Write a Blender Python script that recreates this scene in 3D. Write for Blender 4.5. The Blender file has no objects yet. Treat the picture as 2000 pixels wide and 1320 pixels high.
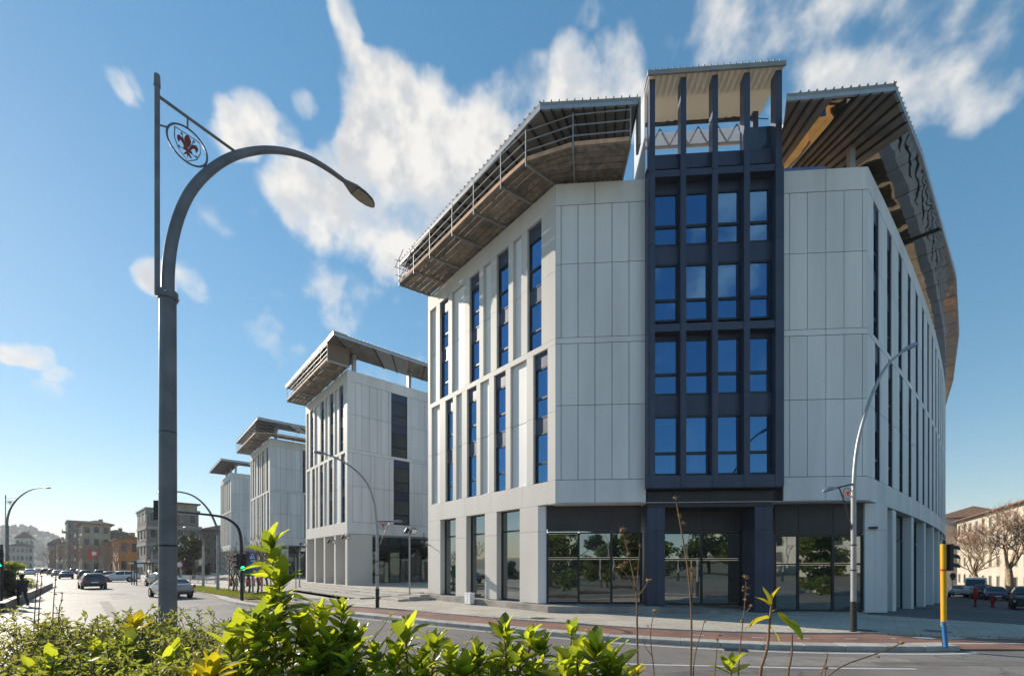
import bpy, bmesh, math, random
from mathutils import Vector, Matrix, noise as mnoise
R = math.radians
random.seed(7)
scene = bpy.context.scene
COL = scene.collection
# ------------------------------------------------------------------ camera
EYE = 2.3          # camera height
FPX = 860.0        # focal length in photograph pixels (2000 wide)
HOR = 1104.0       # horizon row in the photograph
cam_d = bpy.data.cameras.new('camera'); cam = bpy.data.objects.new('camera', cam_d); COL.objects.link(cam)
cam.location = (0, 0, EYE); cam.rotation_euler = (R(90), 0, 0)
cam_d.sensor_width = 36; cam_d.lens = 36*FPX/2000; cam_d.shift_y = (HOR-660)/2000
cam_d.clip_start = 0.05; cam_d.clip_end = 6000
scene.camera = cam
# ------------------------------------------------------------------ light
SUN_AZ, SUN_EL = -58.0, 27.0     # azimuth from +Y towards +X
sdir = Vector((math.sin(R(SUN_AZ))*math.cos(R(SUN_EL)), math.cos(R(SUN_AZ))*math.cos(R(SUN_EL)), math.sin(R(SUN_EL))))
sl = bpy.data.lights.new('sun', 'SUN'); sl.energy = 4.4; sl.angle = R(0.53); sl.color = (1.0, 0.89, 0.74)
so = bpy.data.objects.new('sun', sl); COL.objects.link(so); so.rotation_euler = sdir.to_track_quat('Z', 'Y').to_euler()
so.location = (-40, 30, 40)
scene.view_settings.view_transform = 'Standard'; scene.view_settings.look = 'None'
scene.view_settings.exposure = 0.64; scene.view_settings.gamma = 1.0; scene.view_settings.use_curve_mapping = False
scene.cycles.use_denoising = True
scene.cycles.max_bounces = 6; scene.cycles.transparent_max_bounces = 12
scene.cycles.sample_clamp_indirect = 6.0

def pdir(u, v):
    return Vector(((u-1000)/FPX, 1.0, (HOR-v)/FPX)).normalized()

world = bpy.data.worlds.new('World'); scene.world = world; world.use_nodes = True
nt = world.node_tree; N = nt.nodes; Lk = nt.links; N.clear()
def wn(t, **k):
    n = N.new(t)
    for a, b in k.items(): setattr(n, a, b)
    return n
def wmath(op, a, b=None, clamp=False):
    n = wn('ShaderNodeMath', operation=op); n.use_clamp = clamp
    for i, x in enumerate((a, b)):
        if x is None: continue
        if isinstance(x, (int, float)): n.inputs[i].default_value = x
        else: Lk.new(x, n.inputs[i])
    return n.outputs[0]
def wsmooth(x, a, b, lo=0.0, hi=1.0):
    n = wn('ShaderNodeMapRange', interpolation_type='SMOOTHSTEP'); Lk.new(x, n.inputs[0])
    n.inputs[1].default_value = a; n.inputs[2].default_value = b; n.inputs[3].default_value = lo; n.inputs[4].default_value = hi
    return n.outputs[0]
sky = wn('ShaderNodeTexSky', sky_type='NISHITA'); sky.sun_disc = False
sky.sun_elevation = R(SUN_EL); sky.sun_rotation = R(SUN_AZ); sky.air_density = 1.0; sky.dust_density = 0.05; sky.ozone_density = 1.1
tc = wn('ShaderNodeTexCoord'); D = tc.outputs['Generated']
warp = wn('ShaderNodeTexNoise'); Lk.new(D, warp.inputs['Vector']); warp.inputs['Scale'].default_value = 6.0; warp.inputs['Detail'].default_value = 5.0
sub = wn('ShaderNodeVectorMath', operation='SUBTRACT'); Lk.new(warp.outputs['Color'], sub.inputs[0]); sub.inputs[1].default_value = (.5, .5, .5)
sca = wn('ShaderNodeVectorMath', operation='SCALE'); Lk.new(sub.outputs[0], sca.inputs[0]); sca.inputs['Scale'].default_value = 0.10
dw = wn('ShaderNodeVectorMath', operation='ADD'); Lk.new(D, dw.inputs[0]); Lk.new(sca.outputs[0], dw.inputs[1]); dnz = wn('ShaderNodeVectorMath', operation='NORMALIZE'); Lk.new(dw.outputs[0], dnz.inputs[0]); DW = dnz.outputs[0]
def fbm(vec, scale, detail=8, rough=.56):
    n = wn('ShaderNodeTexNoise'); Lk.new(vec, n.inputs['Vector']); n.inputs['Scale'].default_value = scale
    n.inputs['Detail'].default_value = detail; n.inputs['Roughness'].default_value = rough
    return n.outputs['Fac']
dw2 = wn('ShaderNodeVectorMath', operation='SCALE'); Lk.new(sub.outputs[0], dw2.inputs[0]); dw2.inputs['Scale'].default_value = 0.03
dw3 = wn('ShaderNodeVectorMath', operation='ADD'); Lk.new(D, dw3.inputs[0]); Lk.new(dw2.outputs[0], dw3.inputs[1]); DN = dw3.outputs[0]
n1 = fbm(DN, 11.0, 9, .52)
off = wn('ShaderNodeVectorMath', operation='ADD'); Lk.new(DN, off.inputs[0]); off.inputs[1].default_value = tuple(sdir*0.02+Vector((0, 0, .006)))
n2 = fbm(off.outputs[0], 11.0, 6, .52)
# the cloud banks of the photograph, as directions in the sky (row, column give the direction), angular size and density
BANKS = [(760, 240, 95, 1.12), (720, 320, 70, .95), (850, 300, 100, 1.02), (940, 290, 90, .85), (680, 40, 42, .72), (695, 110, 40, .72), (730, 160, 55, .85), (600, 400, 80, .85),
         (690, 400, 90, .9), (790, 420, 110, .85), (850, 400, 110, .75), (455, 255, 46, .8), (500, 240, 46, .85), (548, 265, 38, .65), (585, 205, 28, .8), (262, 190, 30, .72), (285, 182, 22, .6), (300, 555, 34, .68),
         (365, 565, 30, .64), (600, 590, 120, .38), (420, 520, 70, .36), (720, 660, 110, .38), (45, 684, 32, .78), (72, 680, 26, .7), (100, 722, 28, .66), (85, 765, 32, .62), (450, 730, 40, .34),
         (1045, 150, 50, .66), (1120, 165, 70, .7), (1210, 160, 75, .68), (1290, 120, 60, .45), (1165, 30, 40, .45), (1480, 60, 140, .56), (1640, 90, 170, .56), (1800, 70, 190, .6),
         (1900, 120, 120, .52), (1020, 230, 90, .6), (1100, 225, 90, .55)]
acc = None
for (u, v, r, wgt) in BANKS:
    c = pdir(u, v); ang = r/FPX*c.y**1.7   # angular radius shrinks off-axis
    dt = wn('ShaderNodeVectorMath', operation='DOT_PRODUCT'); Lk.new(DW, dt.inputs[0]); dt.inputs[1].default_value = tuple(c)
    ln = wsmooth(dt.outputs['Value'], math.cos(ang*1.9), math.cos(ang*.2), 0, wgt)
    acc = ln if acc is None else wmath('MAXIMUM', acc, ln)
# scattered fair-weather cloud over the rest of the sky
big = fbm(D, 1.7, 4); gen = wsmooth(big, .45, .75, 0, .7)
sepd = wn('ShaderNodeSeparateXYZ'); Lk.new(D, sepd.inputs[0])
gen = wmath('MULTIPLY', gen, wsmooth(sepd.outputs[1], .15, -.25))
acc = wmath('MAXIMUM', acc, gen)
n1s = wsmooth(n1, .27, .73); n1s = wmath('ADD', wmath('MULTIPLY', n1s, .74), wmath('MULTIPLY', fbm(DN, 38.0, 7, .58), .26))
dens = wmath('SUBTRACT', wmath('ADD', n1s, wmath('MULTIPLY', acc, 1.28)), 1.0)
mask = wmath('MULTIPLY', wsmooth(dens, -.08, .68), .96)
lit = wsmooth(wmath('SUBTRACT', n1, n2), -.10, .10)
thick = wsmooth(dens, .15, .75)
shade = wmath('SUBTRACT', 1.0, wmath('MULTIPLY', wmath('SUBTRACT', 1.0, lit), wmath('MULTIPLY', thick, .62)))
ccol = wn('ShaderNodeMix', data_type='RGBA'); Lk.new(shade, ccol.inputs[0])
ccol.inputs[6].default_value = (2.2, 2.4, 2.75, 1); ccol.inputs[7].default_value = (4.9, 4.75, 4.5, 1)
hs = wn('ShaderNodeHueSaturation'); hs.inputs['Saturation'].default_value = 1.7; hs.inputs['Hue'].default_value = .492; gm = wn('ShaderNodeGamma'); gm.inputs[1].default_value = .62; Lk.new(sky.outputs[0], gm.inputs[0]); gs = wn('ShaderNodeVectorMath', operation='SCALE'); gs.inputs['Scale'].default_value = 1.36; Lk.new(gm.outputs[0], gs.inputs[0]); Lk.new(gs.outputs[0], hs.inputs['Color'])
mixc = wn('ShaderNodeMix', data_type='RGBA'); Lk.new(mask, mixc.inputs[0]); Lk.new(hs.outputs[0], mixc.inputs[6]); Lk.new(ccol.outputs[2], mixc.inputs[7])
bg = wn('ShaderNodeBackground'); bg.inputs['Strength'].default_value = 0.125; Lk.new(mixc.outputs[2], bg.inputs['Color'])
wo = wn('ShaderNodeOutputWorld'); Lk.new(bg.outputs[0], wo.inputs['Surface'])

# ------------------------------------------------------------------ materials
MATS = {}
def mat(name, col, rough=.6, metal=0.0, vary=.06, nscale=3.0, bump=0.0, bscale=40.0, spec=.5, rand=.0, streak=False, col2=None, fac=(.45, .6)):
    m = bpy.data.materials.new(name); m.use_nodes = True; t = m.node_tree; b = t.nodes['Principled BSDF']
    b.inputs['Roughness'].default_value = rough; b.inputs['Metallic'].default_value = metal; b.inputs['Specular IOR Level'].default_value = spec
    tcn = t.nodes.new('ShaderNodeTexCoord'); vec = tcn.outputs['Object']
    if streak:
        mp = t.nodes.new('ShaderNodeMapping'); mp.inputs['Scale'].default_value = (1, 1, .12); t.links.new(vec, mp.inputs[0]); vec = mp.outputs[0]
    no = t.nodes.new('ShaderNodeTexNoise'); no.inputs['Scale'].default_value = nscale; no.inputs['Detail'].default_value = 6; t.links.new(vec, no.inputs['Vector'])
    mr = t.nodes.new('ShaderNodeMapRange'); mr.inputs[1].default_value = .3; mr.inputs[2].default_value = .7; mr.inputs[3].default_value = 1-vary*1.5; mr.inputs[4].default_value = 1+vary*1.5
    t.links.new(no.outputs['Fac'], mr.inputs[0]); val = mr.outputs[0]
    if rand:
        oi = t.nodes.new('ShaderNodeObjectInfo'); rr = t.nodes.new('ShaderNodeMapRange'); rr.inputs[3].default_value = 1-rand; rr.inputs[4].default_value = 1+rand
        t.links.new(oi.outputs['Random'], rr.inputs[0]); mm = t.nodes.new('ShaderNodeMath'); mm.operation = 'MULTIPLY'
        t.links.new(val, mm.inputs[0]); t.links.new(rr.outputs[0], mm.inputs[1]); val = mm.outputs[0]
    src = None
    if col2:
        n3 = t.nodes.new('ShaderNodeTexNoise'); n3.inputs['Scale'].default_value = nscale*.37; n3.inputs['Detail'].default_value = 5; t.links.new(vec, n3.inputs['Vector'])
        m3 = t.nodes.new('ShaderNodeMapRange'); m3.inputs[1].default_value = fac[0]; m3.inputs[2].default_value = fac[1]; t.links.new(n3.outputs['Fac'], m3.inputs[0])
        mc = t.nodes.new('ShaderNodeMix'); mc.data_type = 'RGBA'; mc.inputs[6].default_value = (*col, 1); mc.inputs[7].default_value = (*col2, 1); t.links.new(m3.outputs[0], mc.inputs[0]); src = mc.outputs[2]
    vm = t.nodes.new('ShaderNodeVectorMath'); vm.operation = 'SCALE'
    if src: t.links.new(src, vm.inputs[0])
    else: vm.inputs[0].default_value = col
    t.links.new(val, vm.inputs['Scale']); t.links.new(vm.outputs[0], b.inputs['Base Color'])
    if bump:
        n4 = t.nodes.new('ShaderNodeTexNoise'); n4.inputs['Scale'].default_value = bscale; n4.inputs['Detail'].default_value = 4; t.links.new(tcn.outputs['Object'], n4.inputs['Vector'])
        bp = t.nodes.new('ShaderNodeBump'); bp.inputs['Strength'].default_value = bump; bp.inputs['Distance'].default_value = .02
        t.links.new(n4.outputs['Fac'], bp.inputs['Height']); t.links.new(bp.outputs[0], b.inputs['Normal'])
    MATS[name] = m; return m
def glass(name, tint, refl, dark, wav=.02, trans=0.0):
    """coated facade glass: a share is mirrored, the rest is the dark room behind"""
    m = bpy.data.materials.new(name); m.use_nodes = True; t = m.node_tree; t.nodes.clear()
    o = t.nodes.new('ShaderNodeOutputMaterial'); mx = t.nodes.new('ShaderNodeMixShader'); g = t.nodes.new('ShaderNodeBsdfGlossy'); d = t.nodes.new('ShaderNodeBsdfDiffuse')
    g.inputs['Color'].default_value = (*tint, 1); g.inputs['Roughness'].default_value = .015; d.inputs['Color'].default_value = (*dark, 1)
    lw = t.nodes.new('ShaderNodeFresnel'); lw.inputs['IOR'].default_value = 1.5
    mr = t.nodes.new('ShaderNodeMapRange'); mr.inputs[1].default_value = .04; mr.inputs[2].default_value = 1; mr.inputs[3].default_value = refl; mr.inputs[4].default_value = 1
    t.links.new(lw.outputs[0], mr.inputs[0]); t.links.new(mr.outputs[0], mx.inputs[0])
    tcn = t.nodes.new('ShaderNodeTexCoord'); no = t.nodes.new('ShaderNodeTexNoise'); no.inputs['Scale'].default_value = .9; t.links.new(tcn.outputs['Object'], no.inputs['Vector'])
    bp = t.nodes.new('ShaderNodeBump'); bp.inputs['Strength'].default_value = 1.0; bp.inputs['Distance'].default_value = wav; t.links.new(no.outputs['Fac'], bp.inputs['Height']);     oi = t.nodes.new('ShaderNodeObjectInfo'); wnz = t.nodes.new('ShaderNodeTexWhiteNoise'); wnz.noise_dimensions = '1D'; t.links.new(oi.outputs['Random'], wnz.inputs['W'])
    sb = t.nodes.new('ShaderNodeVectorMath'); sb.operation = 'SUBTRACT'; sb.inputs[1].default_value = (.5, .5, .5); t.links.new(wnz.outputs['Color'], sb.inputs[0])
    sc_ = t.nodes.new('ShaderNodeVectorMath'); sc_.operation = 'SCALE'; sc_.inputs['Scale'].default_value = .035; t.links.new(sb.outputs[0], sc_.inputs[0])
    av = t.nodes.new('ShaderNodeVectorMath'); av.operation = 'ADD'; t.links.new(bp.outputs[0], av.inputs[0]); t.links.new(sc_.outputs[0], av.inputs[1])
    nv = t.nodes.new('ShaderNodeVectorMath'); nv.operation = 'NORMALIZE'; t.links.new(av.outputs[0], nv.inputs[0]); t.links.new(nv.outputs[0], g.inputs['Normal'])
    mpi = t.nodes.new('ShaderNodeMapping'); mpi.inputs['Scale'].default_value = (.6, .6, 1.4); t.links.new(tcn.outputs['Object'], mpi.inputs[0]); n5 = t.nodes.new('ShaderNodeTexNoise'); n5.inputs['Scale'].default_value = 1.3; n5.inputs['Detail'].default_value = 4; t.links.new(mpi.outputs[0], n5.inputs['Vector'])
    m5 = t.nodes.new('ShaderNodeMath'); m5.operation = 'MULTIPLY'; t.links.new(n5.outputs['Fac'], m5.inputs[0]); t.links.new(oi.outputs['Random'], m5.inputs[1])
    m6 = t.nodes.new('ShaderNodeMapRange'); m6.inputs[1].default_value = .15; m6.inputs[2].default_value = .6; m6.inputs[3].default_value = .6; m6.inputs[4].default_value = 4.5; t.links.new(m5.outputs[0], m6.inputs[0])
    v5 = t.nodes.new('ShaderNodeVectorMath'); v5.operation = 'SCALE'; v5.inputs[0].default_value = dark; t.links.new(m6.outputs[0], v5.inputs['Scale']); t.links.new(v5.outputs[0], d.inputs['Color'])
    second = d
    if trans:
        tr = t.nodes.new('ShaderNodeBsdfTransparent'); tr.inputs['Color'].default_value = (.75, .85, .85, 1); m2 = t.nodes.new('ShaderNodeMixShader'); m2.inputs[0].default_value = trans
        t.links.new(d.outputs[0], m2.inputs[1]); t.links.new(tr.outputs[0], m2.inputs[2]); second = m2
    t.links.new(second.outputs[0], mx.inputs[1]); t.links.new(g.outputs[0], mx.inputs[2]); t.links.new(mx.outputs[0], o.inputs[0])
    MATS[name] = m; return m
def leafmat(name, col, tcol, tr=.5, rough=.35, rand=.25):
    m = bpy.data.materials.new(name); m.use_nodes = True; t = m.node_tree; t.nodes.clear()
    o = t.nodes.new('ShaderNodeOutputMaterial'); b = t.nodes.new('ShaderNodeBsdfPrincipled'); tl = t.nodes.new('ShaderNodeBsdfTranslucent'); mx = t.nodes.new('ShaderNodeMixShader')
    b.inputs['Roughness'].default_value = rough
    oi = t.nodes.new('ShaderNodeObjectInfo'); tcn = t.nodes.new('ShaderNodeTexCoord'); no = t.nodes.new('ShaderNodeTexNoise'); no.inputs['Scale'].default_value = 9; no.inputs['Detail'].default_value = 3
    t.links.new(tcn.outputs['Object'], no.inputs['Vector'])
    ad = t.nodes.new('ShaderNodeMath'); ad.operation = 'ADD'; t.links.new(oi.outputs['Random'], ad.inputs[0]); t.links.new(no.outputs['Fac'], ad.inputs[1])
    mr = t.nodes.new('ShaderNodeMapRange'); mr.inputs[1].default_value = .2; mr.inputs[2].default_value = 1.6; mr.inputs[3].default_value = 1-rand; mr.inputs[4].default_value = 1+rand; t.links.new(ad.outputs[0], mr.inputs[0])
    for c, node, key in ((col, b, 'Base Color'), (tcol, tl, 'Color')):
        vm = t.nodes.new('ShaderNodeVectorMath'); vm.operation = 'SCALE'; vm.inputs[0].default_value = c; t.links.new(mr.outputs[0], vm.inputs['Scale']); t.links.new(vm.outputs[0], node.inputs[key])
    mx.inputs[0].default_value = tr; t.links.new(b.outputs[0], mx.inputs[1]); t.links.new(tl.outputs[0], mx.inputs[2]); t.links.new(mx.outputs[0], o.inputs[0])
    MATS[name] = m; return m
def emis(name, col, s):
    m = bpy.data.materials.new(name); m.use_nodes = True; b = m.node_tree.nodes['Principled BSDF']
    b.inputs['Base Color'].default_value = (*col, 1); b.inputs['Emission Color'].default_value = (*col, 1); b.inputs['Emission Strength'].default_value = s; MATS[name] = m; return m

mat('cladding', (.72, .715, .71), .55, 0, .07, .9, .04, 60, rand=.07, streak=True)  # base made paler than the street-side copy to lift the shaded faces
mat('cladding_core', (.10, .10, .10), .8)
mat('cladding_sunlit', (.58, .555, .52), .6, 0, .05, .8, .05, 60, rand=.025, streak=True)  # same panels as cladding, separate warmer tone for the sunlit street faces
mat('bay_metal', (.045, .058, .098), .42, .25, .08, 1.2, .02, 30, rand=.06)
mat('dark_metal', (.035, .038, .045), .45, .3, .08, 2)
mat('fascia_metal', (.045, .043, .044), .5, .2, .1, 1.5, rand=.06)
mat('frame', (.022, .026, .034), .4, .3)
glass('window_glass', (.22, .52, .95), .35, (.006, .012, .03), .006)
glass('shop_glass', (.84, .92, .92), .30, (.010, .014, .014), .003)
glass('rail_glass', (.85, .92, 1.0), .08, (.25, .33, .45), .002, .95)
mat('plinth_stone', (.34, .31, .275), .85, 0, .12, 1.5, .25, 25, col2=(.24, .225, .21))
mat('galv', (.42, .43, .45), .45, .6, .08, 4)
mat('scaffold_steel', (.34, .34, .35), .5, .4, .15, 6)
mat('plank', (.25, .20, .15), .8, 0, .22, 5, .2, 30, rand=.3, col2=(.17, .145, .12))
mat('toe_board', (.55, .33, .2), .75, 0, .15, 3, rand=.25)
mat('roof_sheet', (.30, .29, .27), .55, .3, .1, 1)
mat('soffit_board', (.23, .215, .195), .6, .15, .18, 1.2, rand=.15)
mat('net_blue', (.12, .22, .55), .7, 0, .2, 8)
def mirror(name, col, rough, wav):
    m = mat(name, col, rough, 1.0, .03, 1.0); t = m.node_tree; b = t.nodes['Principled BSDF']
    tcn = t.nodes.new('ShaderNodeTexCoord'); no = t.nodes.new('ShaderNodeTexNoise'); no.inputs['Scale'].default_value = .55; no.inputs['Detail'].default_value = 2; t.links.new(tcn.outputs['Object'], no.inputs['Vector'])
    bp = t.nodes.new('ShaderNodeBump'); bp.inputs['Distance'].default_value = wav; t.links.new(no.outputs['Fac'], bp.inputs['Height']); t.links.new(bp.outputs[0], b.inputs['Normal'])
mirror('mirror_panel', (.40, .395, .39), .03, .035)
mat('osb', (.17, .135, .10), .8, 0, .06, .5)
mat('plywood', (.62, .36, .13), .7, 0, .12, 2)
mat('tarp_green', (.05, .16, .10), .7)
mat('deck_timber', (.30, .25, .19), .7, 0, .2, 2, .1, 20)
mat('asphalt', (.215, .195, .176), .62, 0, .12, .35, .35, 90, spec=.45, col2=(.18, .165, .152))
def wear(name):
    t = MATS[name].node_tree; b = t.nodes['Principled BSDF']; old = b.inputs['Base Color'].links[0].from_socket; tcn = t.nodes.new('ShaderNodeTexCoord')
    vo = t.nodes.new('ShaderNodeTexVoronoi'); vo.feature = 'DISTANCE_TO_EDGE'; vo.inputs['Scale'].default_value = .33; wv = t.nodes.new('ShaderNodeTexNoise'); wv.inputs['Scale'].default_value = 1.1; wv.inputs['Detail'].default_value = 6; t.links.new(tcn.outputs['Object'], wv.inputs['Vector'])
    ad = t.nodes.new('ShaderNodeVectorMath'); ad.operation = 'MULTIPLY_ADD'; ad.inputs[1].default_value = (1.2, 1.2, 0); t.links.new(wv.outputs['Color'], ad.inputs[0]); t.links.new(tcn.outputs['Object'], ad.inputs[2]); t.links.new(ad.outputs[0], vo.inputs['Vector'])
    mr = t.nodes.new('ShaderNodeMapRange'); mr.inputs[1].default_value = .002; mr.inputs[2].default_value = .012; mr.inputs[3].default_value = .62; mr.inputs[4].default_value = 1; t.links.new(vo.outputs['Distance'], mr.inputs[0])
    st = t.nodes.new('ShaderNodeTexNoise'); st.inputs['Scale'].default_value = .55; st.inputs['Detail'].default_value = 8; st.inputs['Roughness'].default_value = .7; t.links.new(tcn.outputs['Object'], st.inputs['Vector']); m2 = t.nodes.new('ShaderNodeMapRange'); m2.inputs[1].default_value = .52; m2.inputs[2].default_value = .70; m2.inputs[3].default_value = 1; m2.inputs[4].default_value = .72; t.links.new(st.outputs['Fac'], m2.inputs[0])
    gr = t.nodes.new('ShaderNodeTexNoise'); gr.inputs['Scale'].default_value = 45; gr.inputs['Detail'].default_value = 3; t.links.new(tcn.outputs['Object'], gr.inputs['Vector']); m3 = t.nodes.new('ShaderNodeMapRange'); m3.inputs[1].default_value = .3; m3.inputs[2].default_value = .7; m3.inputs[3].default_value = .84; m3.inputs[4].default_value = 1.16; t.links.new(gr.outputs['Fac'], m3.inputs[0])
    mm = t.nodes.new('ShaderNodeMath'); mm.operation = 'MULTIPLY'; t.links.new(mr.outputs[0], mm.inputs[0]); t.links.new(m2.outputs[0], mm.inputs[1]); m4 = t.nodes.new('ShaderNodeMath'); m4.operation = 'MULTIPLY'; t.links.new(mm.outputs[0], m4.inputs[0]); t.links.new(m3.outputs[0], m4.inputs[1])
    vs = t.nodes.new('ShaderNodeVectorMath'); vs.operation = 'SCALE'; t.links.new(old, vs.inputs[0]); t.links.new(m4.outputs[0], vs.inputs['Scale']); t.links.new(vs.outputs[0], b.inputs['Base Color'])
wear('asphalt')
mat('asphalt_worn', (.105, .102, .100), .8, 0, .14, .4, .3, 90, col2=(.08, .08, .082))
mat('cycle_red', (.25, .135, .10), .8, 0, .15, 1.2, .3, 90, col2=(.2, .115, .09))
mat('kerb_stone', (.40, .38, .35), .8, 0, .12, 4, .2, 40, rand=.1)
mat('paint_white', (.74, .73, .70), .7, 0, .15, 8, col2=(.5, .49, .47), fac=(.5, .75))
mat('step_stone', (.40, .37, .33), .8, 0, .1, 2, .15, 40, rand=.06)
mat('ground_earth', (.17, .15, .115), .95, 0, .2, .4, .3, 10, col2=(.10, .12, .06))
mat('grass', (.085, .095, .035), .9, 0, .3, 2, .5, 30)
mat('bark', (.13, .10, .075), .9, 0, .25, 8, .4, 30)
mat('bark_pale', (.38, .28, .19), .9, 0, .25, 4, .3, 20)
mat('twig', (.30, .18, .12), .85, 0, .2, 20)
mat('stem_dry', (.20, .115, .065), .85, 0, .2, 30)
mat('seed_dry', (.34, .19, .08), .85, 0, .25, 60, .4, 90)
mat('lamp_grey', (.18, .175, .18), .5, .2, .2, 2.2, .05, 60)
mat('lamp_galv', (.36, .36, .37), .45, .5, .08, 3)
mat('lamp_black', (.02, .02, .022), .5)
mat('lamp_lens', (.30, .27, .20), .25, 0, .1, 9)
mat('emblem_red', (.25, .04, .015), .5, .2)
mat('emblem_bright', (.62, .05, .03), .5)
mat('white_paint', (.8, .8, .8), .5, 0, .04)
mat('signal_yellow', (.72, .38, .01), .45, 0, .06, 3)
mat('signal_black', (.012, .012, .013), .45)
mat('sleeve_blue', (.02, .16, .40), .5)
mat('sign_blue', (.01, .10, .42), .4)
mat('sign_red', (.55, .03, .04), .45)
mat('lens_off', (.03, .01, .01), .2)
leafmat('soffit_beige', (.72, .66, .56), (.78, .70, .58), .45, .6, .05)
leafmat('white_sheet', (.75, .78, .82), (.72, .76, .84), .5, .6, .05)
emis('lens_green', (.02, .9, .35), 3.0)
mat('tyre', (.015, .015, .015), .85); mat('rim', (.35, .35, .36), .35, .8)
mat('car_glass', (.012, .016, .02), .05, 0, .02, 1, spec=.9)
emis('tail_red', (.45, .015, .01), .15)
mat('head_lens', (.6, .6, .6), .15)
for nm, c in (('silver', (.30, .31, .33)), ('grey', (.075, .085, .10)), ('white', (.7, .7, .7)), ('blue', (.03, .05, .11)), ('black', (.015, .015, .017)), ('darkgrey', (.05, .055, .06)), ('tan', (.25, .22, .17))):
    mat('paint_'+nm, c, .28, .25 if nm not in ('white',) else 0, .03, 1)
leafmat('leaf_laurel', (.085, .13, .014), (.60, .66, .035), .58, .34, .3)
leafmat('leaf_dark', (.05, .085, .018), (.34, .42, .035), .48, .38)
leafmat('leaf_yellow', (.36, .30, .015), (.72, .58, .02), .5, .45)
leafmat('leaf_small', (.075, .10, .025), (.40, .44, .06), .5, .45, .35)
leafmat('leaf_olive', (.11, .125, .04), (.48, .47, .11), .5, .5, .35)
leafmat('leaf_evergreen', (.022, .032, .016), (.06, .08, .02), .25, .6)
leafmat('leaf_far', (.035, .045, .035), (.07, .08, .04), .2, .8)
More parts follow.
